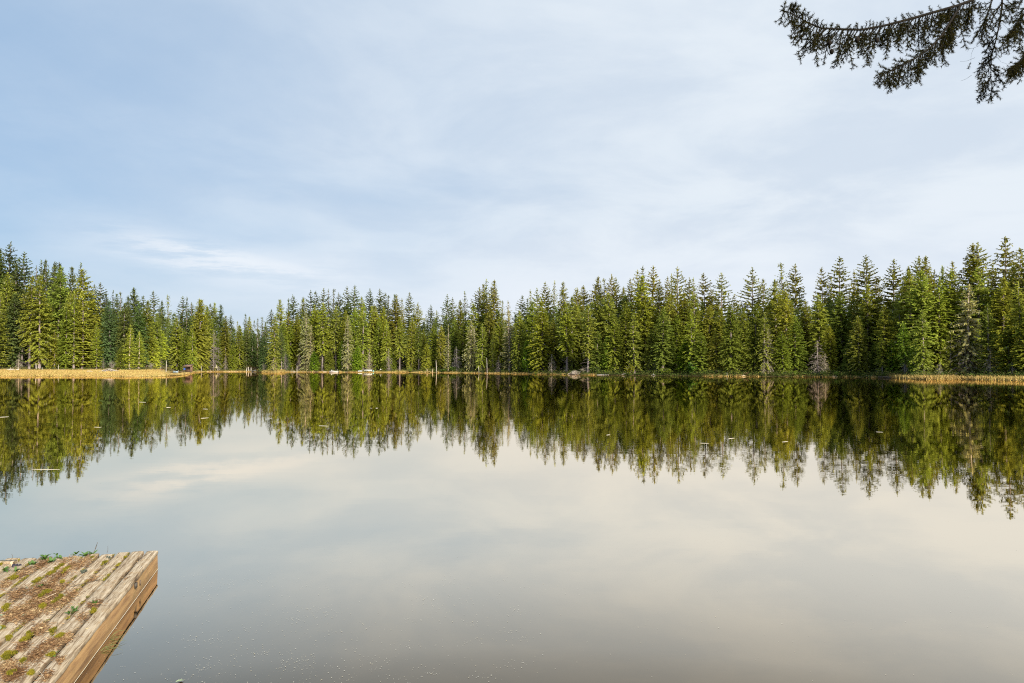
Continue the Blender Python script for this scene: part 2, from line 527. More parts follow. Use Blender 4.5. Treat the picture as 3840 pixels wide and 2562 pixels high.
PROTO = {}
for s in range(4): PROTO['D', s] = conifer(100 + s, cb=0.04, R=2.6, spacing=0.44, nb=7, step=0.19, wsp=0.27, lat=0.43, droop=0.32, gap=0.08, power=3.0, reg=0.5, drapes=0.4)
for s in range(4): PROTO['O', s] = conifer(200 + s, cb=0.08, R=3.5, spacing=0.76, nb=8, wsp=0.27, lat=0.34, droop=-0.10, rise_top=0.42, rise_low=-0.12, gap=0.05, step=0.16, power=2.7, drapes=0.2, reg=1.0)
for s in range(3): PROTO['T', s] = conifer(300 + s, cb=0.26, R=2.2, spacing=0.48, nb=7, step=0.19, wsp=0.27, lat=0.42, droop=0.34, gap=0.12, bare=34, lower=0.4, power=2.6, drapes=0.4)
for s in range(4): PROTO['S', s] = conifer(400 + s, cb=0.08, R=1.9, spacing=0.56, nb=6, wsp=0.25, lat=0.34, droop=0.22, rise_low=0.1, gap=0.14, step=0.2, power=2.2, drapes=0.2)
for s in range(3): PROTO['Y', s] = conifer(500 + s, cb=0.06, R=2.3, spacing=0.60, nb=7, step=0.19, wsp=0.25, lat=0.40, droop=0.14, rise_top=1.0, rise_low=0.05, gap=0.07, bare=8, power=1.5, drapes=0.3)
for s in range(3): PROTO['M', s] = conifer(600 + s, cb=0.07, R=2.4, spacing=0.55, nb=7, step=0.19, wsp=0.25, lat=0.42, droop=0.46, gap=0.20, drapes=0.75, bare=30, power=2.4)
for s in range(3): PROTO['X', s] = conifer(700 + s, H=10, cb=0.10, R=2.3, spacing=0.46, nb=5, step=0.24, wsp=0.062, lat=0.45, droop=0.62, rise_top=0.6, rise_low=0.15, gap=0.12, drapes=0.7, bare=20, power=1.6, trunk_r=0.012)
HN = {k: (10.0 if k[0] == 'X' else 20.0) for k in PROTO}

COL = {  # crown colour, how much of the crown is free of lichen
    'dk': ((0.135, 0.158, 0.050), 1.0), 'bg': ((0.125, 0.172, 0.060), 1.0), 'gr': ((0.228, 0.258, 0.050), 1.0), 'ol': ((0.290, 0.300, 0.056), 0.98),
    'yo': ((0.300, 0.330, 0.060), 0.98), 'li': ((0.42, 0.47, 0.08), 1.0), 'br': ((0.240, 0.335, 0.050), 1.0), 'bo': ((0.225, 0.215, 0.042), 0.99),
    'pl': ((0.36, 0.35, 0.13), 0.66), 'gy': ((0.34, 0.285, 0.255), 0.9), 'lg': ((0.42, 0.375, 0.29), 0.85)}
CNAME = {'dk': 'dark green', 'bg': 'deep blue-green', 'gr': 'green', 'ol': 'olive', 'yo': 'yellow-olive', 'li': 'lime yellow', 'br': 'bright green', 'bo': 'brownish olive',
         'pl': 'pale lichened', 'gy': 'grey', 'lg': 'pale grey'}
KNAME = {'D': 'dense {} fir', 'O': 'open-branched {} fir', 'T': 'bare-trunked {} fir', 'S': 'thin {} spire', 'Y': 'young {} conifer', 'M': 'shaggy {} fir', 'X': 'dead {} conifer'}

# regions of the photograph: origin and zoom of the coordinates written below
REG = {1: (0, 880, 2.8), 2: (700, 1000, 2.9375), 3: (1400, 1000, 2.9375), 4: (2100, 940, 2.9375), 5: (2900, 880, 2.5)}
TREES = {
    1: """-60 60 D dk B 1.2|0 130 D dk B 1|95 80 O dk B 1.15|185 300 D dk B 1|270 185 O dk B 1.1|375 330 S dk B .9|440 270 S bg B 1|500 262 D dk B .9|585 285 D dk B .9|640 296 D dk B 1.1|
755 338 D dk B 1|845 300 S dk B 1.1|885 365 D ol M 1.2|975 520 O dk B .9|1060 505 O dk B 1|1115 615 D dk B .9|1185 585 S dk B 1|1240 618 D dk B .8|1277 602 S dk B 1|1345 640 D dk B .9|1420 558 D dk B 1.3|
1505 640 O dk B 1|1625 595 O dk B 1|1700 690 D dk B .9|1775 635 S ol B 1.2|1910 648 O dk B 1.1|1960 655 S dk B .9|2020 715 S dk B 1|2090 678 D ol M 1|2175 750 D ol M .9|2222 725 O dk B 1|
60 400 D ol M 1.1|0 600 Y yo F 1.25|325 430 T ol F 1.1|430 420 M yo F 1.3|620 330 D gr M 1.1|735 590 D ol M .9|790 590 S yo F 1.2|880 590 Y yo F 1.6|575 1000 M ol F 1.3|1020 925 Y yo F 1.2|560 620 D dk M 1|
1165 690 D bg M 1.1|1300 720 D dk M 1.1|1460 720 D bg M 1.1|1540 690 D gr M 1.1|1650 820 D gr M 1|1365 945 Y li F 1.4|1462 1015 Y li F 1.6|1270 1185 D gr F 1.5|1610 1025 M li F 1.6|1690 995 T li F 1.6|1860 870 D yo F 1.25|1940 985 D yo F 1|
2025 990 M yo F 1.1|1805 1160 X gy F 1|200 1235 X lg F .9|540 700 S ol M 1.2|1085 1290 X gy F 1|150 620 D dk M 1.2|245 560 T dk M 1.2|700 760 D gr F 1.1|130 900 D bg M 1.3""",
    2: """60 400 O dk B .9|135 355 D ol M 1.1|230 430 D ol B .9|292 395 D ol B 1|385 415 D dk B 1.1|430 540 D bo M .9|495 530 O dk B .9|560 600 S ol B 1|665 520 S dk B 1|692 548 D ol B 1|740 590 S dk B 1|
780 565 S dk B 1.1|838 555 S dk B 1.2|875 610 D dk B .8|940 468 O dk B 1|1030 360 D ol B 1.1|1120 355 S dk B 1.1|1190 310 O dk B 1|1275 333 D ol B .9|1370 262 O dk B .9|1430 268 O dk B .9|1500 240 O dk B 1|
1565 250 S dk B .9|1605 245 S dk B 1|1665 288 O dk B .9|1770 215 O dk B .9|1842 205 O dk B 1|1925 328 D ol B .9|2003 242 O dk B .9|2060 380 O dk B .9|2135 243 O dk B .9|2172 288 O dk B .9|2215 318 S dk B 1|2310 303 D dk B .9|
300 695 X gy F .8|355 735 Y gr F 1|500 850 D yo F 1.1|590 640 D ol M 1|660 690 D dk M 1|720 700 D bg M 1|975 540 M ol F 1.2|1120 500 T bo M 1|1075 620 D gr M 1|1150 640 D gr M 1|850 760 D bg F 1.1|1050 700 T dk F 1|1240 950 X gy F .8|
1325 460 M pl F 1|1365 640 M pl F 1|1430 580 S bo M .9|1500 400 T yo F 1.2|1490 560 M pl M .9|1650 430 T ol M 1|1780 540 M pl F 1|1745 480 D yo M .9|1850 450 D yo M 1|1940 400 M yo F 1.15|2050 430 T yo M 1|1210 520 D ol M 1|1400 420 D ol M 1.1|
1300 920 Y br F 1.2|1400 930 D br F 1.6|1565 910 D ol F 1.5|1705 815 Y br F 1.4|1885 870 D br F 1.4|2180 1020 D gr F 1.6|1100 950 D bg F 1.3|2200 640 T ol F 1.1|2270 945 D gr F 1.2|430 960 X gy F .7|1085 930 X gy F .9|2010 900 X lg F .9|960 960 X lg F .9|200 640 T ol M 1.1|1600 560 D ol M 1|2110 560 D gr M 1""",
    3: """250 308 O bo B 1.1|312 350 S bo B 1|390 283 O dk B .9|495 393 O ol B 1|590 570 S ol B .9|640 420 O dk B .9|690 480 O ol B .9|810 308 O dk B 1|870 340 O dk B 1|960 365 D bo B .9|1015 273 S dk B 1.2|
1150 228 O bo B 1.1|1250 138 S ol B 1.2|1222 190 D bo B .8|1332 143 D bo B 1.0|1425 372 S ol B 1|1490 370 S pl M 1|1620 318 O dk B 1|1668 350 O dk B .9|1725 253 S ol B 1|1815 238 O ol B 1|1895 172 O bo B 1.1|1985 158 S ol B 1|2090 172 D bo B 1|2240 238 O bo B 1|2330 208 O bo B 1|
290 560 T ol F 1.1|150 600 M yo F 1.1|420 560 D ol M 1|590 840 D ol F 1.2|560 690 D gr M 1|500 640 T gr M 1|660 640 D gr M 1|825 640 S pl F .9|815 880 Y yo F 1.1|740 640 D ol M 1|920 880 X gy F 1.1|980 600 D gr M 1.2|890 560 D gr M 1|1110 400 M yo M 1.2|
1075 590 M pl F 1.3|1200 625 M yo F 1.2|1270 480 D ol M 1|1318 735 Y yo F 1.0|1390 560 D ol M 1.1|1378 985 X gy F 1.1|1465 800 Y gr F 1.2|1497 480 S pl F 1.4|1600 480 D yo F 1.1|1690 800 D br F 1.3|1760 380 D gr M 1.3|1865 380 D ol F 1.4|
2130 395 T yo F 1.4|2000 560 D ol M 1|2240 420 D ol M 1.1|110 440 D yo M 1|1810 1010 X lg F 1.2|1965 960 X lg F 1.1|170 900 X gy F .8|20 420 D ol M 1|1560 640 D gr M 1""",
    4: """185 408 O bo B 1|275 388 O bo B .9|415 280 D bo B 1.1|510 308 S bo B 1|570 262 O bo B 1|632 300 O bo B .9|700 400 D bo B .9|770 308 O bo B .9|845 208 O bo B .9|905 168 S bo B 1.2|1015 170 O bo B 1.1|890 278 D ol M 1.2|
1095 328 O bo B .9|1180 288 O bo B .9|1225 258 S ol B .9|1290 178 O bo B 1.1|1415 298 O bo B 1|1472 296 S ol B 1.1|1595 248 O bo B 1.15|1775 248 O bo B 1.3|1660 420 O bo B 1|1920 478 O bo B .9|2110 188 O bo B 1.2|2255 308 O bo B 1|
310 595 T yo F 1.3|130 500 D ol M 1|555 470 D ol M 1.3|420 480 D gr M 1|600 700 D gr F 1.3|400 880 D gr F 1.4|815 690 M yo F 1.3|720 560 D gr M 1|940 540 D ol M 1.1|1020 600 D ol M 1.2|1130 640 D gr F 1.5|1280 700 D gr M 1.3|1450 660 M yo F 1.4|
1530 760 D yo M 1.2|1640 600 D ol M 1.2|1560 900 D gr F 1.6|1880 590 D gr F 1.35|1760 640 D ol M 1.2|2030 640 D ol M 1.1|2140 580 D gr F 1.2|2250 680 M ol F 1.3|990 1180 X gy F 1.1|1180 1215 X lg F 1.1|1200 480 D ol M 1.2|1360 460 D ol M 1.2|1480 470 O ol M 1.1|
230 760 D gr M 1|2290 860 X lg F .9|2240 1180 X lg F 1|1060 1140 X gy F .9|520 930 D br F 1.3|1000 860 D ol F 1.2|1380 980 D br F 1.6|1720 900 D ol F 1.3""",
    5: """90 268 S bo B 1.3|205 276 O bo B 1.1|450 308 O bo B 1|522 430 S bo B 1|625 213 O bo B 1.3|738 333 S bo B 1.2|875 193 O bo B 1.3|960 400 O bo B 1|1110 233 O bo B 1.25|1255 298 D bo B 1.1|1355 198 O bo B 1.1|1435 196 D bo B 1.2|
1510 330 O bo B 1|1600 290 D ol B .9|1682 250 O bo B .9|1862 82 D bo B 1.1|1922 74 O bo B 1.2|2040 300 O bo B 1|2170 22 O bo B 1.25|2260 270 O bo B 1|2345 120 O bo B 1.2|2420 60 O bo B 1.3|2520 180 D bo B 1.3|
10 420 D ol M 1.2|120 520 D ol M 1.3|640 530 D gr M 1.2|870 470 D ol M 1.3|1040 655 D ol F 1.3|1150 560 D gr M 1.2|1280 340 D ol M 1.4|1400 330 D yo M 1.5|1550 400 M yo M 1.3|1645 330 D gr M 1.1|1225 820 T br F 1.2|1020 960 T ol F 1.3|1820 460 M pl F 1.4|
1920 300 M yo M 1.7|2000 640 Y gr F 1.4|2150 400 D ol M 1.4|2300 440 M ol F 1.4|1110 980 D br F 1.4|415 990 X gy F 1.3|2030 1045 X lg F 1.4|200 760 D gr F 1.4|530 860 D ol F 1.3|310 620 D ol M 1.2|800 760 D ol F 1.3|430 560 D ol M 1.2|1660 900 M ol F 1.5|
1400 700 M yo F 1.4|1330 1000 D br F 1.2|2200 860 D gr F 1.5|1740 760 M pl M 1.3|700 1000 D gr F 1.3|2380 700 D gr F 1.5|1860 880 M yo F 1.3|1540 720 D ol M 1.3|2480 520 D ol F 1.5|960 1000 D gr M 1.2|90 900 D gr F 1.3|480 1110 X lg F 1|1245 1080 X lg F 1.2|1560 1190 X lg F 1.3|1660 1090 X gy F 1.2|1800 900 X gy F 1.2|2240 1190 X lg F 1.4|720 1150 X gy F 1.2|1180 640 M ol M 1.2"""}
LAND = [(-900, 'meadow end'), (135, 'white stump'), (404, 'stick mound'), (560, 'lichened shrub'), (688, 'blue chair'), (812, 'thatched shelter'), (1015, 'sedge point'), (1257, 'swim float'), (1381, 'upturned boat'),
        (1636, 'leaning snag'), (1872, 'drooping deadwood'), (2162, 'beaver lodge'), (2437, 'waterside log'), (2726, 'white post'), (3062, 'fan deadwood'), (3312, 'cut bank'), (3620, 'sedge gap'), (9999, 'shore end')]
ORD = ['first', 'second', 'third', 'fourth', 'fifth', 'sixth', 'seventh', 'eighth', 'ninth', 'tenth', 'eleventh', 'twelfth', 'thirteenth', 'fourteenth', 'fifteenth', 'sixteenth', 'seventeenth', 'eighteenth']
rows = []
for reg, txt in TREES.items():
    ox, oy, sc_ = REG[reg]
    for e in txt.replace('\n', '').split('|'):
        x, y, k, c, r, wf = e.split()
        rows.append((ox + float(x) / sc_, oy + float(y) / sc_, k, c, r, float(wf)))
rows.sort()
rt = np.random.default_rng(11)
seen = {}
ROWNAME = {'B': 'on the skyline', 'M': 'mid-wood', 'F': 'in the front rank'}
GROUP = {'B': 'conifers along the skyline', 'M': 'conifers in the middle of the wood', 'F': 'conifers in the front rank by the water'}
TREE_SPOTS = []
for px, py, k, c, r, wf in rows:
    off = {'B': rt.uniform(15, 26), 'M': rt.uniform(7, 13), 'F': rt.uniform(2.2, 5.0)}[r]
    if k == 'X': off = rt.uniform(1.5, 3.5)
    p = spot(px, meadow(px) + off)
    top = at(px, py, p[1])
    p[0] = top[0]
    Ht = top[2] - p[2]
    n_var = sum(1 for q in PROTO if q[0] == k)
    key = (k, int(rt.integers(n_var)))
    S = Ht / HN[key]
    spread_w = wf * {'B': 1.0, 'M': 1.22, 'F': 1.14}[r]
    # short young trees are relatively broader than tall ones
    if key[0] != 'X' and Ht < 13: spread_w *= (13 / Ht) ** 0.35
    tree = empty('dead_tree' if k == 'X' else 'fir_tree', (p[0], p[1], p[2] - 0.1), rt.uniform(0, 6.28))
    seg = max(i for i, (lx, _) in enumerate(LAND) if lx <= px)
    seen[(seg, r, k, c)] = seen.get((seg, r, k, c), 0) + 1
    nth = ORD[seen[(seg, r, k, c)] - 1]
    phrase = KNAME[k].format(CNAME[c])
    lab = f"{phrase} {ROWNAME[r]}, {nth} from {LAND[seg][1]} to {LAND[seg + 1][1]}"
    tag(tree, lab, 'tree', GROUP[r])
    crown_me, trunk_me = PROTO[key]
    cr = link('branches' if k == 'X' else 'crown', crown_me, tree, [FOL])
    tr = link('trunk', trunk_me, tree, [BARK])
    base, al = COL[c]
    v = rt.uniform(0.82, 1.22)
    cr.color = (base[0] * v * rt.uniform(0.93, 1.07), base[1] * v, base[2] * v * rt.uniform(0.85, 1.15), al)
    tv = rt.uniform(0.6, 1.0)
    tr.color = (tv, tv * 0.98, tv, 1) if c not in ('pl', 'lg', 'li') else (1.6, 1.55, 1.45, 1)
    tree.scale = (S * spread_w, S * spread_w, S)
    tree.rotation_euler[0], tree.rotation_euler[1] = rt.normal(0, 0.010, 2)
    if S > 1.0: tr.scale = (1 / spread_w ** 0.5, 1 / spread_w ** 0.5, 1)
    TREE_SPOTS.append((px, py, p))

# the unlit depth of the wood behind the ranks one can tell apart
mb = MB()
rw = np.random.default_rng(5)
protos = []
for s in range(3):
    cm, tm = conifer(900 + s, cb=0.02, R=2.9, spacing=0.75, nb=6, step=0.42, wsp=0.6, lat=0.7, power=2.6, droop=0.3, gap=0.05, bare=0)
    n = len(cm.vertices)
    a = np.empty(n * 3, np.float32)
    cm.vertices.foreach_get('co', a)
    protos.append(a.reshape(-1, 4, 3))
    bpy.data.meshes.remove(cm)
    bpy.data.meshes.remove(tm)
tp = sorted((px, py) for px, py, _ in TREE_SPOTS)
sky_x = np.linspace(-300, 4300, 231)
sky_top = np.array([np.percentile([py for px, py in tp if abs(px - x) < 75] or [1100], 22) for x in sky_x])
for px in np.arange(-500, 4500, 17):
    for off in (19, 30):
        x = px + rw.uniform(-9, 9)
        p = spot(x, meadow(x) + off + rw.uniform(-3, 3))
        ty = np.interp(x, sky_x, sky_top)
        ty = 1370 - (1370 - ty) * rw.uniform(0.58, 0.78)
        Ht = at(x, ty, p[1])[2] - p[2]
        S = Ht / 20.0
        K = protos[int(rw.integers(3))]
        a = rw.uniform(0, 6.28)
        Rm = np.array([[math.cos(a), -math.sin(a), 0], [math.sin(a), math.cos(a), 0], [0, 0, 1]])
        mb.quads((K @ Rm.T) * np.array([S, S, S]) + p)
woods = link('dense_woods', mb.mesh('dense_woods'), None, [FOL])
woods.color = (0.20, 0.24, 0.07, 1)
tag(woods, 'dark mass of conifers deep in the wood behind the lakeside ranks', 'woods', None, 'stuff')


# ------------------------------------------------------------------ sedge, undergrowth, shrubs
def blades(mb, P, h, wd, rg, lean=0.35, n=4, mat=0):
    """tufts of narrow upright blades at the points P"""
    m = len(P)
    for k in range(n):
        a = rg.uniform(0, 6.28, m)
        b = P + np.stack([rg.normal(0, wd, m), rg.normal(0, wd, m), np.zeros(m)], 1)
        hh = h * rg.uniform(0.55, 1.15, m)
        ln = rg.uniform(0.05, lean, m) * hh
        tip = b + np.stack([np.cos(a) * ln, np.sin(a) * ln, hh], 1)
        s = np.stack([np.cos(a + 1.57), np.sin(a + 1.57), np.zeros(m)], 1) * (wd * 0.28)
        mb.tris(np.stack([b - s, b + s, tip], 1), mat)


SEDGE = ramp_isl_mat('sedge', [(0.15, (0.30, 0.20, 0.07)), (0.4, (0.52, 0.36, 0.13)), (0.6, (0.62, 0.44, 0.17)), (0.78, (0.40, 0.36, 0.09)), (0.9, (0.60, 0.47, 0.24))], trans=0.2, nscale=0.09, gain=0.92)
rg = np.random.default_rng(21)
mb = MB()
pts, hts = [], []
for _ in range(15000):                        # the meadow
    px = rg.uniform(-600, 735)
    mw = spit(px) if px >= 600 else meadow(px)
    off = rg.uniform(0, 1) ** 1.25 * mw
    if mw < 1: continue
    pts.append(spot(px, off))
    hts.append(rg.uniform(0.16, 0.5) * (0.85 if off < 2.5 else 0.8))
for a, b, n, dep in ((968, 1068, 700, 5), (722, 968, 420, 1.2), (1068, 1470, 800, 1.6), (1470, 1535, 300, 2.5), (1572, 1640, 260, 2), (1640, 1890, 420, 1.0), (1890, 2010, 500, 2.2), (2010, 2240, 320, 1.0), (2640, 2700, 260, 1.5), (2700, 2850, 420, 1.6),
                     (2950, 3330, 300, 0.7), (3335, 3590, 900, 3.5), (3600, 3650, 60, 1), (3660, 4100, 1000, 3.5)):
    for _ in range(n):
        px = rg.uniform(a, b)
        if 1068 < px < 3330 and math.sin(px * 0.071 + 1.3) + math.sin(px * 0.173) + 0.7 * math.sin(px * 0.39) < rg.uniform(-1.0, 0.9): continue
        pts.append(spot(px, rg.uniform(-0.25, dep)))
        hts.append(rg.uniform(0.14, 0.42) * (1.5 if 968 < px < 1068 or px > 3330 else 1.0))
blades(mb, np.array(pts), np.array(hts), 0.20, rg, n=5, lean=1.3)
sedge = link('sedge_grass', mb.mesh('sedge_grass'), None, [SEDGE])
tag(sedge, 'golden dry sedge growing along the far shore', 'grass', None, 'stuff')

UNDER = ramp_isl_mat('undergrowth', [(0.15, (0.03, 0.045, 0.015)), (0.4, (0.065, 0.095, 0.025)), (0.58, (0.12, 0.16, 0.03)), (0.7, (0.16, 0.12, 0.05)), (0.8, (0.07, 0.11, 0.025)), (0.95, (0.24, 0.24, 0.06))], trans=0.3, nscale=0.22, gain=1.15)
mb = MB()
K = []
for _ in range(2600):
    px = rg.uniform(-500, 4300) if rg.random() < 0.7 else rg.uniform(1600, 4200)
    if px < 620: off = meadow(px) + rg.uniform(-5, 6)
    else: off = meadow(px) + (abs(rg.normal(1.2, 2.6)) + 0.5 if px < 2000 or rg.random() < 0.6 else rg.uniform(-0.35, 1.2))
    c0 = spot(px, off)
    h = rg.uniform(0.35, 1.3) * (0.8 if px < 700 else (1.25 if px > 2600 else 1.0))
    m = int(rg.integers(14, 26))
    th, r_ = rg.uniform(0, 6.28, m), np.sqrt(rg.uniform(0, 1, m)) * h * 0.8
    base = c0 + np.stack([np.cos(th) * r_, np.sin(th) * r_, rg.uniform(0.02, 0.85, m) * h * (1 - 0.4 * r_ / h)], 1)
    d = np.stack([np.cos(th), np.sin(th), rg.uniform(-0.2, 0.9, m)], 1)
    d /= np.linalg.norm(d, axis=1)[:, None]
    up = rg.normal(0, 0.6, (m, 3)) + np.array([0, 0, 1.0])
    K.append(kites(base, d, up, rg.uniform(0.14, 0.34, m), rg.uniform(0.10, 0.2, m), 0.15))
mb.quads(np.concatenate(K))
und = link('undergrowth', mb.mesh('undergrowth'), None, [UNDER])
tag(und, 'low tangled undergrowth at the foot of the lakeside wood', 'undergrowth', None, 'stuff')


def shrub(seed, kind):
    rg = np.random.default_rng(seed)
    fol, wood = MB(), MB()
    K = []
    for s in range(9 if kind != 'dead' else 14):
        a = rg.uniform(0, 6.28)
        sp = rg.uniform(0.1, 0.75)
        L = rg.uniform(0.7, 1.05)
        p = np.array([[0, 0, 0], [math.cos(a) * sp * 0.4, math.sin(a) * sp * 0.4, 0.5 * L], [math.cos(a) * sp, math.sin(a) * sp, L * (0.95 - 0.25 * sp)]])
        wood.tube(p, [0.022, 0.014, 0.006], 3, cap=False)
        n = 46 if kind == 'leafy' else (26 if kind == 'willow' else 16)
        t_ = rg.uniform(0.15 if kind == 'leafy' else 0.3, 1.0, n)
        base = np.stack([np.interp(t_, [0, 0.5, 1], p[:, i]) for i in range(3)], 1) + rg.normal(0, 0.10 if kind == 'leafy' else 0.05, (n, 3))
        base[:, 2] = np.maximum(base[:, 2], 0.03)
        aa = rg.uniform(0, 6.28, n)
        d = np.stack([np.cos(aa), np.sin(aa), rg.uniform(-0.3, 1.0, n) * (1.0 if kind != 'dead' else 0.6)], 1)
        d /= np.linalg.norm(d, axis=1)[:, None]
        up = rg.normal(0, 0.5, (n, 3)) + np.array([0, 0, 1.0])
        wd = {'leafy': 0.10, 'willow': 0.05, 'dead': 0.025}[kind]
        K.append(kites(base, d, up, rg.uniform(0.12, 0.26, n) * (1.3 if kind != 'leafy' else 1), np.full(n, wd), 0.2))
    fol.quads(np.concatenate(K))
    return fol.mesh('foliage'), wood.mesh('stems')


SH = {(k, s): shrub(40 + 10 * i + s, k) for i, k in enumerate(('leafy', 'willow', 'dead')) for s in range(2)}
SHRUBS = [  # px, top py, width px, kind, colour, extra depth, label
    (445, 1376, 26, 'leafy', (0.14, 0.11, 0.05), -3, 'russet brown shrub on the inner meadow edge beyond the stick mound'),
    (481, 1383, 16, 'leafy', (0.05, 0.09, 0.03), -4, 'small round dark green shrub below the white-trunked lime conifer'),
    (545, 1386, 18, 'leafy', (0.07, 0.10, 0.03), -4, 'low green shrub before the pale lichened shrub'),
    (559, 1384, 18, 'leafy', (0.10, 0.08, 0.04), -3, 'low brown shrub beside the pale lichened shrub'),
    (566, 1357, 36, 'dead', (0.42, 0.39, 0.28), -1, 'pale lichened shrub with bare tangled twigs at the meadow edge'),
    (421, 1345, 34, 'dead', (0.30, 0.26, 0.23), 0, 'bare grey shrub rising behind the meadow stick mound'),
    (608, 1380, 20, 'willow', (0.45, 0.30, 0.16), -3, 'tan dry shrub at the foot of the white snag'),
    (627, 1383, 20, 'leafy', (0.15, 0.15, 0.04), -2, 'olive shrub between the white snag and the pale blue boat'),
    (724, 1377, 18, 'leafy', (0.22, 0.21, 0.05), 1.5, 'yellow-olive shrub beside the small landing stage with blue chairs'),
    (806, 1377, 12, 'leafy', (0.28, 0.26, 0.06), 0.6, 'yellow-green bush under the thatched shelter'),
    (935, 1366, 56, 'willow', (0.17, 0.14, 0.04), 3.5, 'wide olive brown willow bush behind the pale stumps'),
    (965, 1374, 40, 'willow', (0.16, 0.11, 0.06), 4, 'brown twiggy willow bush beside the small sedge point'),
    (991, 1360, 30, 'dead', (0.40, 0.37, 0.27), 2.5, 'pale bare shrub rising over the small sedge point'),
    (1539, 1379, 26, 'leafy', (0.20, 0.24, 0.04), 0.4, 'yellow-green bush leaning over the water beside the dark bank hollow'),
    (1664, 1382, 40, 'leafy', (0.12, 0.19, 0.03), 1.2, 'bright green bush behind the leaning white snag'),
    (1700, 1374, 44, 'leafy', (0.10, 0.16, 0.03), 2.0, 'green bush at the foot of the grey ladder-branched deadwood'),
    (1736, 1380, 34, 'leafy', (0.13, 0.16, 0.035), 1.2, 'olive green bush beyond the grey ladder-branched deadwood'),
    (1826, 1377, 26, 'willow', (0.24, 0.15, 0.08), 1.0, 'russet twiggy bush under the thin white pole'),
    (1984, 1335, 52, 'leafy', (0.15, 0.23, 0.03), 2.0, 'tall bright lime bush under the green fir near the beaver lodge'),
    (2188, 1374, 34, 'dead', (0.42, 0.38, 0.26), 2.0, 'pale arching dead bush behind the beaver lodge'),
    (2232, 1372, 40, 'leafy', (0.10, 0.14, 0.03), 1.6, 'olive green bush just beyond the beaver lodge'),
    (2362, 1366, 56, 'leafy', (0.28, 0.28, 0.04), 0.9, 'large yellow bush hanging over the waterline'),
    (2500, 1380, 52, 'leafy', (0.20, 0.25, 0.04), 0.9, 'spreading yellow-green bush under the pale lichened deadwood'),
    (2595, 1352, 64, 'leafy', (0.09, 0.17, 0.03), 1.6, 'tall bright green bush standing at the waterline'),
    (2690, 1385, 50, 'leafy', (0.09, 0.10, 0.03), 1.8, 'dark olive bush behind the white waterline post'),
    (2800, 1393, 30, 'willow', (0.26, 0.14, 0.09), 1.0, 'reddish twiggy bush on the small sedge beach'),
    (2983, 1390, 34, 'leafy', (0.18, 0.26, 0.03), 0.7, 'bright lime bush low on the bank before the fan-shaped deadwood'),
    (3090, 1388, 36, 'leafy', (0.11, 0.16, 0.03), 1.0, 'green bush at the foot of the grey fan-shaped deadwood'),
    (3140, 1390, 36, 'leafy', (0.10, 0.19, 0.03), 0.8, 'bright green bush above the pale waterside stone'),
    (3212, 1393, 32, 'leafy', (0.13, 0.22, 0.03), 0.8, 'fresh green bush near the slanting pale log'),
    (3424, 1393, 16, 'leafy', (0.22, 0.32, 0.03), 7.5, 'tiny bright lime bush behind the long sedge'),
    (3610, 1376, 60, 'willow', (0.22, 0.15, 0.12), 6.5, 'mauve brown twiggy thicket behind the gap in the sedge'),
    (3720, 1385, 50, 'willow', (0.20, 0.13, 0.07), 7.0, 'russet thicket under the pale drooping deadwood')]
for i, (px, py, wpx, k, c, off, lab) in enumerate(SHRUBS):
    p = spot(px, (min(meadow(px), 70) if px < 629 else meadow(px)) + off)
    h = at(px, py, p[1])[2] - p[2]
    s = empty('shrub', (p[0], p[1], p[2] - 0.03), i * 1.3)
    wd = wpx / F * p[1] / 1.5
    s.scale = (wd, wd, max(h, 0.25))
    fm, wm_ = SH[k, i % 2]
    f_ = link('foliage', fm, s, [FOL])
    f_.color = (*c, 0.97)
    g_ = link('stems', wm_, s, [BARK])
    g_.color = (1, 1, 1, 1)
    tag(s, lab, 'shrub', 'shrubs along the far shore')

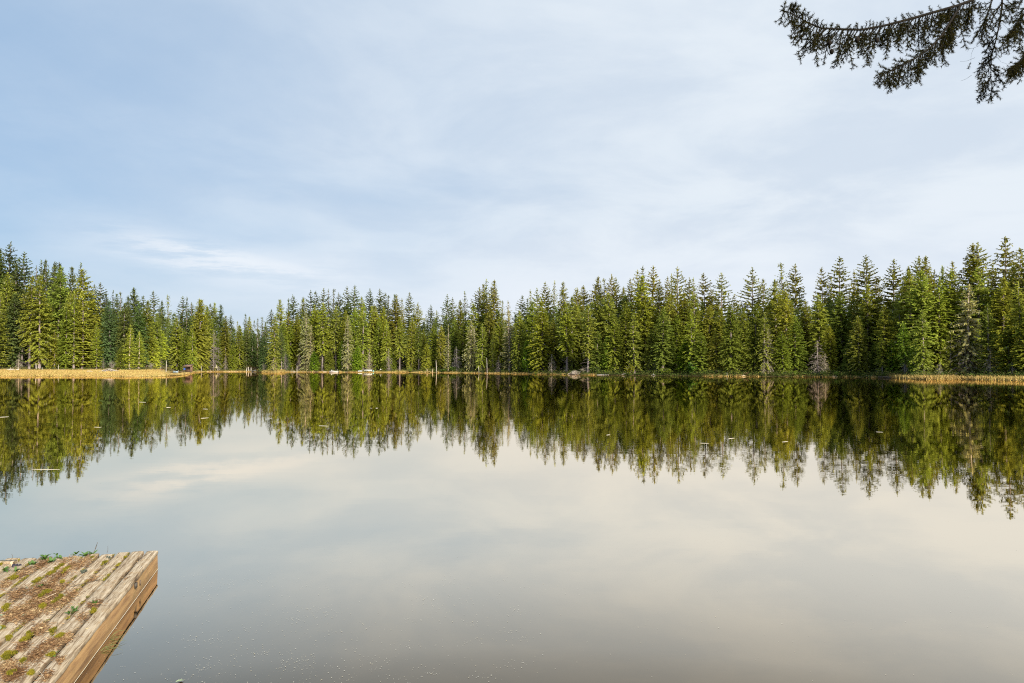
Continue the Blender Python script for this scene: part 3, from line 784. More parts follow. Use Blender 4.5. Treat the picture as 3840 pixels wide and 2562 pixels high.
# ------------------------------------------------------------------ snags, logs, mounds
PALEW = plain_mat('bleached_wood', (0.28, 0.24, 0.20), (0.52, 0.47, 0.41), 2.0, stretch=(5, 5, 0.7))
BROWNW = plain_mat('wet_brown_wood', (0.07, 0.05, 0.035), (0.19, 0.13, 0.085), 2.0, stretch=(1, 5, 5))
TANW = plain_mat('tan_driftwood', (0.40, 0.29, 0.17), (0.66, 0.52, 0.36), 2.0, stretch=(1, 5, 5))
rs = np.random.default_rng(31)
SNAGS = [  # px bottom, py bottom, px top, py top, width px, material, label
    (623, 1387, 624.5, 1352, 3.0, PALEW, 'straight white snag standing at the end of the meadow'),
    (755, 1391, 755, 1371, 1.8, PALEW, 'short pale pole on the bank between blue chairs and thatched shelter'),
    (136, 1386, 135, 1362, 3.5, PALEW, 'broken white stump at the inner edge of the golden meadow'),
    (160, 1385, 158, 1379, 3.2, PALEW, 'squat pale stump just beyond the broken white stump'),
    (218, 1384, 220, 1368, 2.0, PALEW, 'thin pale pole before the shaggy olive fir of the meadow'),
    (1113.5, 1391, 1114, 1371, 2.6, PALEW, 'pale broken trunk beside the bright green young conifers'),
    (1094, 1386, 1097, 1376, 1.2, PALEW, 'tiny pale stick leaning beside the waterside driftwood'),
    (1601, 1394.5, 1601.5, 1383, 2.6, TANW, 'short tan stump standing on the sedge strip'),
    (1621.5, 1394, 1623, 1383, 2.6, TANW, 'short forked stump just before the leaning white snag'),
    (1637, 1389, 1635.5, 1351, 2.6, PALEW, 'leaning white snag beside the long green bank'),
    (1797, 1399, 1793, 1373, 2.6, PALEW, 'slanting pale pole rising from the waterline'),
    (1827, 1378, 1825, 1342, 2.4, PALEW, 'thin white pole standing high in the russet bush'),
    (2726, 1412.5, 2726, 1398, 4.0, PALEW, 'thick white waterline post'),
    (924, 1393, 926, 1378, 3.6, PALEW, 'pale standing stump, the first of the broken pair by the willow'),
    (933, 1393, 931, 1376, 3.6, PALEW, 'pale mauve stump, the second of the broken pair by the willow'),
    (941, 1394, 942, 1378, 4.2, PALEW, 'white pointed stump beside the heap of pale driftwood')]
for bx, by, tx, ty, wp, m, lab in SNAGS:
    off = (min(meadow(bx), 68) - 2.0) if bx < 629 else 0.35
    p = spot(bx, off)
    tpt = at(tx, ty, p[1])
    p[0] = at(bx, by, p[1])[0]
    r = wp / F * p[1] * 0.5
    d = tpt - p
    h = np.linalg.norm(d)
    mb = MB()
    q = np.linspace(0, 1, 6)
    P = np.outer(q, d) + rs.normal(0, r * 0.25, (6, 3)) * q[:, None]
    P[0] = (0, 0, -0.3)
    mb.tube(P, r * np.array([1.35, 1.0, 0.95, 0.85, 0.75, 0.4]), 7)
    if h > 1.4:
        for zf in (0.45, 0.7):
            a = rs.uniform(0, 6.28)
            s0 = d * zf
            mb.tube([s0, s0 + np.array([math.cos(a), math.sin(a), 0.4]) * h * 0.08], [r * 0.4, r * 0.15], 4)
    o = link('snag', mb.mesh('snag', True), None, [m])
    o.location = p
    tag(o, lab, 'snag', 'snags and stumps on the far shore')
LOGS = [  # px a, px b, py, offset, radius, tilt, material, label
    (27, 48, 1380, -1, 0.22, 0.05, PALEW, 'pale fallen log at the inner edge of the meadow'),
    (38, 58, 1389, -8, 0.20, 0.0, PALEW, 'pale log lying in the golden meadow grass'),
    (62, 71, 1388, -7, 0.25, 0.0, PALEW, 'short white log lying in the golden meadow grass'),
    (218, 252, 1384, -0.5, 0.2, 0.0, BROWNW, 'dark reddish log under the dense yellow-olive firs'),
    (776, 799, 1391, 0.1, 0.12, 0.0, PALEW, 'white floating log at the water edge before the thatched shelter'),
    (838, 872, 1392, 0.1, 0.11, 0.0, TANW, 'long tan log at the waterline just past the thatched shelter'),
    (874, 892, 1392, 0.2, 0.11, 0.0, TANW, 'shorter tan log at the waterline before the pale stumps'),
    (946, 964, 1390, 0.2, 0.24, 0.02, PALEW, 'heap log of pale driftwood beside the white pointed stump'),
    (1092, 1108, 1392, 0.2, 0.12, -0.03, PALEW, 'white driftwood at the waterline beside the small sedge point'),
    (1135, 1146, 1394, 0.0, 0.16, 0.0, BROWNW, 'short dark log at the waterline beyond the white driftwood'),
    (1149, 1193, 1394, 0.0, 0.13, 0.0, BROWNW, 'long dark brown log at the waterline before the swim float'),
    (1295, 1327, 1395, 0.0, 0.12, 0.0, BROWNW, 'dark brown log between the swim float and the small white boat'),
    (1212, 1230, 1393, 0.2, 0.13, 0.0, TANW, 'tan log on the bank just before the white swim float'),
    (2237, 2282, 1405, 0.0, 0.09, 0.02, PALEW, 'pale thin log at the waterline past the beaver lodge'),
    (2441, 2456, 1407, 0.0, 0.14, 0.05, PALEW, 'grey waterside log with a splintered end'),
    (2332, 2346, 1403, 0.3, 0.10, 0.35, PALEW, 'grey stick propped on the bank beside the large yellow bush'),
    (2775, 2795, 1410, 0.2, 0.14, 0.0, TANW, 'yellowish log on the small sedge beach'),
    (3122, 3142, 1414, 0.1, 0.13, 0.0, TANW, 'short tan log at the waterline below the bright green bush'),
    (3246, 3280, 1402, 2.0, 0.08, 0.16, PALEW, 'slanting pale log on the bank before the brown cut bank'),
    (3294, 3347, 1417, 0.0, 0.16, 0.0, BROWNW, 'long dark brown log below the bank beside the sedge')]
for ax_, bx, py, off, r, tilt, m, lab in LOGS:
    o_ = (meadow(ax_) + off) if ax_ < 660 else off
    pa, pb = spot(ax_, o_), spot(bx, o_ + rs.uniform(-0.1, 0.5))
    c0 = (pa + pb) / 2
    z = max(c0[2], 0.0) + r * 0.45
    L = pb[0] - pa[0]
    mb = MB()
    q = np.linspace(-0.5, 0.5, 6)
    P = np.stack([q * L, q * (pb[1] - pa[1]), q * L * tilt + abs(tilt) * L * 0.5], 1) + rs.normal(0, r * 0.18, (6, 3))
    mb.tube(P, r * np.array([0.9, 1.05, 1.0, 0.95, 0.85, 0.7]), 7)
    mb.tube([P[3], P[3] + np.array([0.1, -0.1, 1.0]) * r * 3.0], [r * 0.35, r * 0.1], 4)
    o = link('fallen_log', mb.mesh('fallen_log', True), None, [m])
    o.location = (c0[0], c0[1], z)
    tag(o, lab, 'log', 'logs along the far shore')


def mound(name, px0, px1, off, hgt, lab, cat, pale):
    pa, pb = spot(px0, off), spot(px1, off)
    c0 = (pa + pb) / 2
    R_ = (pb[0] - pa[0]) / 2
    mb = MB()
    th = np.linspace(0, 2 * np.pi, 28, endpoint=False)
    rr = np.linspace(1, 0.02, 9)
    Gm = np.zeros((9, 28, 3))
    for i, r in enumerate(rr):
        Gm[i, :, 0] = np.cos(th) * r * R_ * 0.95
        Gm[i, :, 1] = np.sin(th) * r * R_ * 0.7
        Gm[i, :, 2] = hgt * 0.85 * (1 - r ** 1.5) - 0.05 + rs.normal(0, 0.02, 28)
    mb.grid(Gm, 1, closed=True)
    for _ in range(260):
        a, r = rs.uniform(0, 6.28), math.sqrt(rs.uniform(0, 1))
        z = hgt * 0.85 * (1 - r ** 1.5)
        p = np.array([math.cos(a) * r * R_ * 0.97, math.sin(a) * r * R_ * 0.72, z])
        d = np.array([rs.normal(0, 1), rs.normal(0, 1), rs.normal(0, 0.25) - 0.1])
        d /= np.linalg.norm(d)
        l = rs.uniform(0.2, 0.7)
        mb.tube([p - d * l * 0.5, p + d * l * 0.5], [rs.uniform(0.015, 0.035), 0.012], 4, 0)
    o = link(name, mb.mesh(name), None, [pale, BROWNW])
    o.location = c0
    tag(o, lab, cat)


STICK = ramp_isl_mat('peeled_sticks', [(0.2, (0.25, 0.20, 0.15)), (0.5, (0.48, 0.42, 0.35)), (0.8, (0.62, 0.57, 0.50))])
mound('beaver_lodge', 2126, 2194, 0.9, 0.85, 'pale beaver lodge of peeled sticks at the waterline', 'beaver lodge', STICK)
mound('stick_mound', 384, 438, 38, 0.8, 'grey mound of sticks lying on the golden meadow', 'stick mound', STICK)
mound('sand_heap', 326, 346, 34, 0.3, 'small pale heap of debris in the meadow before the stick mound', 'heap', STICK)

# ------------------------------------------------------------------ boats, float, landing stage, shelter on the far shore
WHITE = plain_mat('white_paint', (0.42, 0.41, 0.39), (0.56, 0.55, 0.53), 1.5, 0.5)
PINKW = plain_mat('weathered_white_boards', (0.34, 0.29, 0.26), (0.50, 0.46, 0.42), 2.5)
BLUE = plain_mat('blue_fabric', (0.03, 0.10, 0.42), (0.06, 0.18, 0.60), 3.0, 0.6)
NAVY = plain_mat('navy_fabric', (0.03, 0.035, 0.12), (0.08, 0.09, 0.25), 3.0, 0.6)
PALEBLUE = plain_mat('pale_blue_hull', (0.36, 0.52, 0.68), (0.55, 0.68, 0.80), 2.0, 0.4)
TEAL = plain_mat('teal_paint', (0.16, 0.36, 0.34), (0.26, 0.46, 0.42), 2.0, 0.5)
DECKW = plain_mat('landing_boards', (0.36, 0.22, 0.12), (0.58, 0.40, 0.25), 2.0, stretch=(1, 6, 1))
ROOFB = plain_mat('rusty_roof', (0.13, 0.07, 0.045), (0.26, 0.16, 0.11), 2.0)
THATCH = plain_mat('mossy_thatch', (0.17, 0.15, 0.08), (0.36, 0.32, 0.20), 3.0)


def hull(name, px0, px1, off, z, hgt, beam, mat, upturned, lab, inner=None, cat='boat', rz=0.0):
    pa, pb = spot(px0, off), spot(px1, off)
    L = pb[0] - pa[0]
    c0 = (pa + pb) / 2
    root = empty(name, (c0[0], c0[1], z), rz)
    tag(root, lab, cat)
    n, k = 11, 9
    u = np.linspace(-1, 1, n)
    Gm = np.zeros((n, k, 3))
    for i, x in enumerate(u):
        bw = beam * 0.5 * (1 - max(0, x) ** 2.6 * 0.97) * (1 - max(0, -x) ** 4 * 0.25)
        sheer = hgt * (1 + 0.25 * x * x)
        for j, s in enumerate(np.linspace(-1, 1, k)):
            Gm[i, j] = (x * L / 2, s * bw, sheer * abs(s) ** 2.4)
    if upturned: Gm[:, :, 2] = hgt * 1.2 - Gm[:, :, 2]
    mb = MB()
    mb.grid(Gm)
    st = Gm[0]
    mb.tris([[st[j], st[j + 1], (st[:, :].mean(0) if False else np.array([st[4][0], 0, st[0][2]]))] for j in range(k - 1)])
    hm = link('hull', mb.mesh('hull', True), root, [mat])
    if not upturned:
        mb = MB()
        for x in (-0.45, 0.2): mb.box((x * L / 2 - 0.1, -beam * 0.40, hgt * 0.62), (x * L / 2 + 0.1, beam * 0.40, hgt * 0.70))
        link('seat', mb.mesh('seat'), root, [inner or DECKW])
    else:
        mb = MB()
        mb.box((-L * 0.45, -0.03, hgt * 1.18), (L * 0.3, 0.03, hgt * 1.27))
        link('keel', mb.mesh('keel'), root, [inner or mat])
    return root


hull('rowing_boat', 646, 668, 52, -0.03, 0.32, 0.9, PALEBLUE, False, 'pale blue rowing boat moored beside the landing stage')
# the boat lies on the water behind the tip of the meadow
o = bpy.data.objects['rowing_boat']
pw = ground(657, 1396.2)
o.location = (pw[0], pw[1], -0.04)
hull('small_boat', 1343, 1359, 0.7, 0.12, 0.30, 0.8, WHITE, True, 'small white upturned boat with teal lower edge on the sedge', TEAL)
hull('upturned_boat', 1367, 1395, 1.4, 0.28, 0.38, 1.0, WHITE, True, 'long pale upturned boat lying on the sedge bank')

# swim float
pa, pb = spot(1244, -0.5), spot(1270, -0.5)
c0 = (pa + pb) / 2
Lf = pb[0] - pa[0]
fl = empty('swim_float', (c0[0], c0[1] - 1.2, 0))
tag(fl, 'white boxy swim float moored against the far shore', 'float')
mb = MB()
mb.box((-Lf / 2, -0.9, -0.1), (Lf / 2, 0.9, 0.34))
mb.box((-Lf / 2 + 0.1, -0.903, 0.09), (Lf / 2 - 0.3, -0.9, 0.13), 1)
link('hull', mb.mesh('hull'), fl, [PINKW, BROWNW])
mb = MB()
for i in range(5): mb.box((-Lf / 2 - 0.04, -0.93 + i * 0.38, 0.34), (Lf / 2 + 0.04, -0.93 + i * 0.38 + 0.34, 0.38))
link('decking', mb.mesh('decking'), fl, [PINKW])
mb = MB()
mb.box((Lf / 2 - 0.16, -0.85, 0.38), (Lf / 2 - 0.08, -0.77, 0.80))
link('post', mb.mesh('post'), fl, [PINKW])
for i, (x, r) in enumerate(((-0.35 * Lf, 0.16), (-0.17 * Lf, 0.12))):
    mb = MB()
    q = np.linspace(-1, 1, 7)
    mb.tube(np.stack([0 * q, 0 * q, r + q * r], 1), r * np.sqrt(np.maximum(0.02, 1 - q * q)), 8)
    o = link('buoy', mb.mesh('buoy', True), None, [WHITE])
    o.location = (c0[0] + x, c0[1] - 1.0, 0.38)
    tag(o, ['larger white buoy resting on the swim float', 'smaller white buoy resting on the swim float'][i], 'buoy')
p = spot(1400, 0.6)
mb = MB()
q = np.linspace(-1, 1, 7)
mb.tube(np.stack([0 * q, 0 * q, 0.22 + q * 0.22], 1), 0.26 * np.sqrt(np.maximum(0.05, 1 - q ** 4)), 10)
mb.tube([(0, 0, 0.40), (0, 0, 0.48)], [0.07, 0.06], 8)
o = link('teal_barrel', mb.mesh('teal_barrel', True), None, [TEAL])
o.location = p
tag(o, 'faded teal barrel standing beside the long upturned boat', 'barrel')
p = spot(1428, 2.6)
mb = MB()
mb.tube(np.stack([0 * q, 0 * q, 0.22 + q * 0.22], 1), 0.28 * np.sqrt(np.maximum(0.02, 1 - q * q)), 10)
o = link('white_boulder', mb.mesh('white_boulder', True), None, [WHITE])
o.location = (p[0], p[1], p[2] + 0.25)
tag(o, 'small round white boulder on the bank past the upturned boat', 'boulder')

# landing stage with chairs
pd = ground(693, 1395.5)
s_ = pd[1] / F
x0, x1 = (667 - 693) * s_, (720 - 693) * s_
st = empty('landing_stage', (pd[0], pd[1], 0))
tag(st, 'low wooden landing stage carrying blue chairs on the far shore', 'jetty')
mb = MB()
nb_ = 22
for i in range(nb_):
    a = x0 + (x1 - x0) * i / nb_
    mb.box((a + 0.01, -0.1, 0.22), (a + (x1 - x0) / nb_ - 0.01, 1.7, 0.28))
link('decking', mb.mesh('decking'), st, [DECKW])
mb = MB()
mb.box((x0 + 2.0, -0.14, 0.03), (x1, -0.1, 0.27))
link('fascia', mb.mesh('fascia'), st, [DECKW])
for x in (x0 + 0.2, x0 + 1.9, x1 - 0.1):
    mb = MB()
    mb.tube([(x, -0.2, -0.6), (x, -0.2, 0.5)], [0.06, 0.055], 7)
    link('post', mb.mesh('post'), st, [PALEW])


def chair(px, fab, frame, lab, rz, round_back):
    x = (px - 693) * s_
    ch = empty('camp_chair', (pd[0] + x, pd[1] + 0.7, 0.28), rz)
    tag(ch, lab, 'chair', 'chairs on the landing stage')
    mb = MB()
    mb.box((-0.30, -0.28, 0.36), (0.30, 0.26, 0.42))
    link('seat', mb.mesh('seat'), ch, [fab])
    mb = MB()
    m = 9
    Gm = np.zeros((m, 7, 3))
    for i, v in enumerate(np.linspace(0, 1, m)):
        hw = 0.32 * (math.sqrt(max(0.05, 1 - (2 * v - 0.9) ** 2 * 0.8)) if round_back else 1 - 0.12 * v)
        for j, u in enumerate(np.linspace(-1, 1, 7)):
            Gm[i, j] = (u * hw, 0.26 + 0.22 * v + 0.06 * (1 - u * u), 0.40 + v * 0.52)
    mb.grid(Gm)
    mb.grid(Gm[:, ::-1] + np.array([0, 0.03, 0]))
    link('backrest', mb.mesh('backrest', True), ch, [fab])
    for sx in (-1, 1):
        for sy in (-1, 1):
            mb = MB()
            mb.tube([(sx * 0.27, sy * 0.24, 0), (sx * 0.27, sy * 0.22, 0.40)], 0.018, 6)
            link('leg', mb.mesh('leg'), ch, [frame])
        mb = MB()
        mb.box((sx * 0.32 - 0.03, -0.28, 0.58), (sx * 0.32 + 0.03, 0.3, 0.62))
        link('armrest', mb.mesh('armrest'), ch, [frame])
    return ch


chair(688, BLUE, NAVY, 'round blue chair on the landing stage', 0.25, True)
chair(705, NAVY, WHITE, 'navy folding chair with white arms on the landing stage', 0.9, False)
for px, lab in ((699, 'white bucket between the two chairs on the landing stage'), (716, 'white bucket at the shore end of the landing stage')):
    mb = MB()
    mb.tube([(0, 0, 0), (0, 0, 0.30), (0, 0, 0.32)], [0.15, 0.19, 0.20], 12)
    o = link('bucket', mb.mesh('bucket', True), None, [WHITE])
    o.location = (pd[0] + (px - 693) * s_, pd[1] + 0.5, 0.28)
    tag(o, lab, 'bucket')
# lean-to behind the chairs
p = spot(704, 6.0)
ln = empty('lean_to', (at(704, 1390, p[1])[0], p[1], 0.4))
tag(ln, 'rusty brown lean-to roof on posts behind the blue chairs', 'shed')
wl = 30 * p[1] / F
mb = MB()
mb.box((-wl / 2, -0.7, 1.30), (wl / 2, 0.8, 1.36), frame=lambda c: c + np.array([0, 0, 1]) * ((c[:, 1:2] + 0.7) * 0.3))
link('roof', mb.mesh('roof'), ln, [ROOFB])
mb = MB()
mb.box((-wl / 2 + 0.1, 0.7, 0), (wl / 2 - 0.1, 0.76, 1.7))
link('wall', mb.mesh('wall'), ln, [ROOFB])
for sx in (-1, 1):
    mb = MB()
    mb.box((sx * wl * 0.46 - 0.05, -0.6, -0.3), (sx * wl * 0.46 + 0.05, -0.5, 1.34))
    link('post', mb.mesh('post'), ln, [BROWNW])
# thatched shelter
p = spot(812, 0.9)
sh = empty('thatched_shelter', (p[0], p[1], p[2] - 0.05))
tag(sh, 'tiny thatched shelter with a pointed roof on two pale posts', 'shelter')
sc = p[1] / F
mb = MB()
q = np.array([0, 0.15, 0.4, 0.7, 1.0])
mb.tube(np.stack([q * 0, q * 0, 12 * sc + q * 14 * sc], 1), np.array([7.5, 6.2, 3.8, 1.6, 0.25]) * sc, 10)
link('roof', mb.mesh('roof'), sh, [THATCH])
for sx in (-3.0, 5.6):
    mb = MB()
    mb.tube([(sx * sc, 0, -0.3), (sx * sc, 0, 12.5 * sc)], [1.2 * sc, 1.0 * sc], 7)
    link('post', mb.mesh('post'), sh, [PALEW])
mb = MB()
mb.box((-7 * sc, -1.5 * sc, 11.3 * sc), (6.5 * sc, 1.5 * sc, 12.2 * sc))
link('beam', mb.mesh('beam'), sh, [PALEW])

# ------------------------------------------------------------------ things floating on the lake
rf = np.random.default_rng(77)
FSTICK = plain_mat('floating_wood', (0.55, 0.52, 0.46), (0.78, 0.75, 0.68), 3.0)
FLOAT = [(117, 224, 1760, 'longest pale stick floating before the meadow reflection'), (354, 379, 1602, 'tilted pale stick floating in the dark fir reflections'), (521, 547, 1508, 'pale stick floating before the lime conifer reflections'),
         (0, 33, 1565, 'pale stick floating at the picture edge below the meadow'), (624, 640, 1528, 'short stick floating below the yellow-olive conifers'), (761, 780, 1534, 'stick floating below the landing stage, nearer the shelter'),
         (754, 782, 1569, 'stick floating lower below the landing stage, out on the lake'), (1197, 1233, 1597, 'long pale stick floating below the white swim float'), (1006, 1020, 1569, 'short pale stick floating below the small sedge point'),
         (1386, 1394, 1530.5, 'tiny stick floating below the pale upturned boat'), (1409, 1417, 1531, 'tiny stick floating just past the one below the upturned boat'), (2625, 2659, 1662, 'long pale stick floating among reflected treetops'),
         (2732, 2755, 1645, 'pale stick floating below the white waterline post'), (2934, 2955, 1658, 'pale stick floating below the fan-shaped deadwood'), (2275, 2288, 1632, 'short pale stick floating below the beaver lodge'), (3285, 3312, 1620, 'pale stick floating below the brown cut bank')]
for a, b, y, lab in FLOAT:
    pa, pb = ground(a, y), ground(b, y + rf.uniform(-2, 2))
    c0 = (pa + pb) / 2
    L = np.linalg.norm(pb - pa)
    r = 0.55 * c0[1] / F
    mb = MB()
    q = np.linspace(-0.5, 0.5, 5)
    mb.tube(np.outer(q, pb - pa) + rf.normal(0, 0.01 * L, (5, 3)) * np.array([1, 1, 0.1]), r * np.array([0.7, 1, 1, 0.9, 0.5]), 6)
    o = link('floating_stick', mb.mesh('floating_stick', True), None, [FSTICK])
    o.location = (c0[0], c0[1], r * 0.5)
    tag(o, lab, 'stick', 'sticks floating on the lake')
POLL_GLINT = ramp_isl_mat('pollen_and_highlight', [(0.2, (0.55, 0.47, 0.30)), (0.5, (0.66, 0.61, 0.48)), (0.8, (0.72, 0.70, 0.62))])
mb = MB()


def specks(P, r):
    m = len(P)
    a = rf.uniform(0, 6.28, m)
    st_ = rf.uniform(0.6, 2.2, m)
    c, s = np.cos(a), np.sin(a)
    q = []
    for k in range(4):
        t_ = k * np.pi / 2 + rf.uniform(-0.4, 0.4, m)
        u, v = np.cos(t_) * r * st_, np.sin(t_) * r
        q.append(P + np.stack([c * u - s * v, s * u + c * v, np.zeros(m)], 1))
    mb.quads(np.stack(q, 1))


P, R_ = [], []
cl = [(rf.uniform(700, 2000), rf.uniform(2150, 2562), rf.uniform(15, 70)) for _ in range(60)]
for _ in range(1800):
    u = rf.random()
    if u < 0.55:
        x, y, s = cl[int(rf.integers(len(cl)))]
        x, y = x + rf.normal(0, s), y + rf.normal(0, s * 0.28)
    elif u < 0.85: x, y = rf.normal(1050, 420), 2562 - abs(rf.normal(0, 230))
    else: x, y = rf.uniform(500, 3840), rf.uniform(1950, 2562)
    if y < 1900 or y > 2640: continue
    P.append(ground(x, y, 0.003))
    R_.append(rf.uniform(0.0010, 0.0030))
for _ in range(1700):                            # further out: twigs, leaves, fluff against the dark reflections
    x, y = rf.uniform(-100, 3940), 1440 + abs(rf.normal(0, 1)) * 190
    if y > 1900: continue
    g = ground(x, y, 0.003)
    P.append(g)
    R_.append(rf.uniform(0.25, 0.8) * g[1] / F * (1.3 if x < 900 else 0.8))
specks(np.array(P), np.array(R_))

# ------------------------------------------------------------------ the dock
ZT = 0.183
A = ground(594, 2064, ZT)
B = ground(193, 2562, ZT)
uu = (B - A) / np.linalg.norm(B - A)            # along the planks, towards the camera
vv = np.array([uu[1], -uu[0], 0.0])             # along the far end, away from the open side
if vv[0] > 0: vv = -vv


def dk(p):                                      # dock frame: (u, v, z) -> world
    p = np.atleast_2d(p)
    return A[None, :] * np.array([1, 1, 0]) + p[:, :1] * uu + p[:, 1:2] * vv + p[:, 2:3] * np.array([0, 0, 1.0])


dock = empty('wooden_dock', (0, 0, 0))
tag(dock, 'weathered plank dock with moss and needles reaching over the lake', 'dock')
wood_dk, t = new_mat('weathered_planks')
co = t.n('ShaderNodeTexCoord').outputs['Object']
rot = math.atan2(uu[1], uu[0])
mp = t.n('ShaderNodeMapping', Vector=co, Rotation=(0, 0, -rot)).outputs[0]
st1 = t.n('ShaderNodeMapping', Vector=mp, Scale=(2.2, 42, 6)).outputs[0]
g1 = t.n('ShaderNodeTexNoise', Vector=st1, Scale=1.0, Detail=7.0, Roughness=0.68, Distortion=0.3).outputs[0]
st2 = t.n('ShaderNodeMapping', Vector=mp, Scale=(7, 150, 10)).outputs[0]
g2 = t.n('ShaderNodeTexNoise', Vector=st2, Scale=1.0, Detail=3.0, Roughness=0.6).outputs[0]
g3 = t.n('ShaderNodeTexNoise', Vector=co, Scale=5.5, Detail=5.0, Roughness=0.6).outputs[0]
rnd = t.n('ShaderNodeNewGeometry').outputs['Random Per Island']
gf = t.math('ADD', t.math('MULTIPLY', g1, 0.62), t.math('MULTIPLY', g2, 0.38))
col = t.ramp(gf, [(0.33, (0.035, 0.020, 0.010)), (0.42, (0.20, 0.13, 0.07)), (0.51, (0.48, 0.375, 0.245)), (0.64, (0.70, 0.60, 0.455))])
col = t.mix(t.math('MULTIPLY', t.smooth(g3, 0.48, 0.72), 0.55), col, (0.38, 0.24, 0.10, 1))
col = t.mix(t.math('MULTIPLY', rnd, 0.32), col, (0.22, 0.165, 0.11, 1))
bs = t.n('ShaderNodeBsdfPrincipled', Roughness=0.85)
bs.inputs['Specular IOR Level'].default_value = 0.25
t.t.links.new(col, bs.inputs['Base Color'])
bm_ = t.n('ShaderNodeBump', Strength=0.7, Distance=0.006, Height=gf)
t.t.links.new(bm_.outputs[0], bs.inputs['Normal'])
finish(t, bs.outputs[0])
fasc, t = new_mat('orange_fascia')
co = t.n('ShaderNodeTexCoord').outputs['Object']
mp = t.n('ShaderNodeMapping', Vector=co, Rotation=(0, 0, -rot)).outputs[0]
st1 = t.n('ShaderNodeMapping', Vector=mp, Scale=(1.6, 10, 26)).outputs[0]
g1 = t.n('ShaderNodeTexNoise', Vector=st1, Scale=1.0, Detail=7.0, Roughness=0.65, Distortion=0.4).outputs[0]
g3 = t.n('ShaderNodeTexNoise', Vector=co, Scale=4.0, Detail=3.0).outputs[0]
col = t.ramp(g1, [(0.30, (0.10, 0.046, 0.018)), (0.45, (0.28, 0.152, 0.056)), (0.60, (0.42, 0.245, 0.092)), (0.75, (0.33, 0.20, 0.08))])
col = t.mix(t.math('MULTIPLY', t.smooth(g3, 0.5, 0.75), 0.5), col, (0.22, 0.15, 0.05, 1))
bs = t.n('ShaderNodeBsdfPrincipled', Roughness=0.7)
t.t.links.new(col, bs.inputs['Base Color'])
finish(t, bs.outputs[0])
rd = np.random.default_rng(3)
PW = np.linalg.norm(ground(541, 2066, ZT) - A) * abs(np.dot((ground(541, 2066, ZT) - A) / np.linalg.norm(ground(541, 2066, ZT) - A), vv))
mb = MB()
v0 = 0.0
NPL = 17
edges = []
for i in range(NPL):
    wdt = PW * rd.uniform(0.92, 1.08) - 0.017
    u0 = [0.0, 0.012, -0.01, 0.03, 0.012, 0.075, 0.06, 0.02, 0.03, 0.01][i] if i < 10 else 0.16 + rd.uniform(-0.01, 0.02)
    n, k = 60, 7
    us = np.concatenate([[u0, u0 + 0.004], np.linspace(u0 + 0.012, 4.6, n - 2)])
    ws = np.array([0, 0.03, 0.2, 0.5, 0.8, 0.97, 1.0])
    zz_ = np.array([-0.008, -0.0015, 0, 0.001, 0, -0.0015, -0.008])
    dzp = rd.uniform(-0.004, 0.004)
    cup = rd.uniform(-0.002, 0.003)
    Gm = np.zeros((n, k, 3))
    wob = np.cumsum(rd.normal(0, 0.0009, n))
    wob -= np.linspace(wob[0], wob[-1], n)
    for a_ in range(n):
        jag = rd.normal(0, 0.0012, k)
        for b_ in range(k):
            e = wob[a_] * (0.6 if b_ < 3 else 0.9)
            Gm[a_, b_] = (us[a_] + (rd.uniform(-0.006, 0.006) if a_ < 2 else 0), v0 + 0.003 + ws[b_] * wdt + e + (rd.normal(0, 0.0012) if b_ in (0, 1, 5, 6) else 0),
                          ZT + dzp + zz_[b_] + jag[b_] + cup * math.sin(ws[b_] * math.pi) - (0.006 if a_ == 0 else 0))
    top = dk(Gm.reshape(-1, 3)).reshape(n, k, 3)
    # sides and end: continue the same sheet downward so that a plank is one body
    lo_l, lo_r = top[:, :1].copy(), top[:, -1:].copy()
    lo_l[..., 2] = lo_r[..., 2] = ZT - 0.030
    body_ = np.concatenate([lo_l, top, lo_r], 1)
    end = body_[:1].copy()
    end[..., 2] = ZT - 0.030
    mb.grid(np.concatenate([end, body_], 0))
    edges.append(v0)
    v0 += wdt + 0.023
DW = v0
link('decking', mb.mesh('decking'), dock, [wood_dk])
mb = MB()
n = 40
us = np.linspace(-0.004, 4.6, n)
Gm = np.zeros((n, 4, 3))
for a_ in range(n):
    e = rd.normal(0, 0.0008)
    Gm[a_] = [(us[a_], 0.012, ZT - 0.034), (us[a_], 0.0085 + e, ZT - 0.034), (us[a_], 0.004 + e, 0.006), (us[a_], 0.004, -0.14)]
mb.grid(dk(Gm.reshape(-1, 3)).reshape(n, 4, 3))
mb.box((0, 0.0125, -0.14), (0.04, DW - 0.01, ZT - 0.042), frame=dk)
link('fascia_board', mb.mesh('fascia_board'), dock, [fasc])
mb = MB()
for x in (0.6, 1.6, 2.6, 3.6):
    mb.box((x, 0.05, -0.12), (x + 0.06, DW - 0.05, ZT - 0.04), frame=dk)
link('joist', mb.mesh('joist'), dock, [BROWNW])
DARKM = plain_mat('rusty_iron', (0.03, 0.028, 0.025), (0.10, 0.085, 0.07), 30, 0.6)
# bracket and slot on the fascia, found where the side is seen at these pixels


def on_side(px, py):
    d = ray(px, py)
    o0 = np.array([0, 0, HC])
    nrm = vv
    t_ = np.dot(A + vv * 0.004 - o0, nrm) / np.dot(d, nrm)
    p = o0 + d * t_
    return np.dot(p - A, uu), p[2]


u1, z1 = on_side(1415 / 2.79, 2000 + 545 / 2.79)
u2, z2 = on_side(1465 / 2.79, 2000 + 515 / 2.79)
mb = MB()
mb.box((u1 - 0.022, -0.010, z1 - 0.020), (u1 + 0.022, 0.008, z1 + 0.020), frame=dk)
link('iron_bracket', mb.mesh('iron_bracket'), dock, [DARKM])
mb = MB()
mb.box((u2 - 0.008, -0.003, z2 - 0.022), (u2 + 0.010, 0.008, z2 + 0.018), frame=dk)
link('worn_slot', mb.mesh('worn_slot'), dock, [BROWNW])
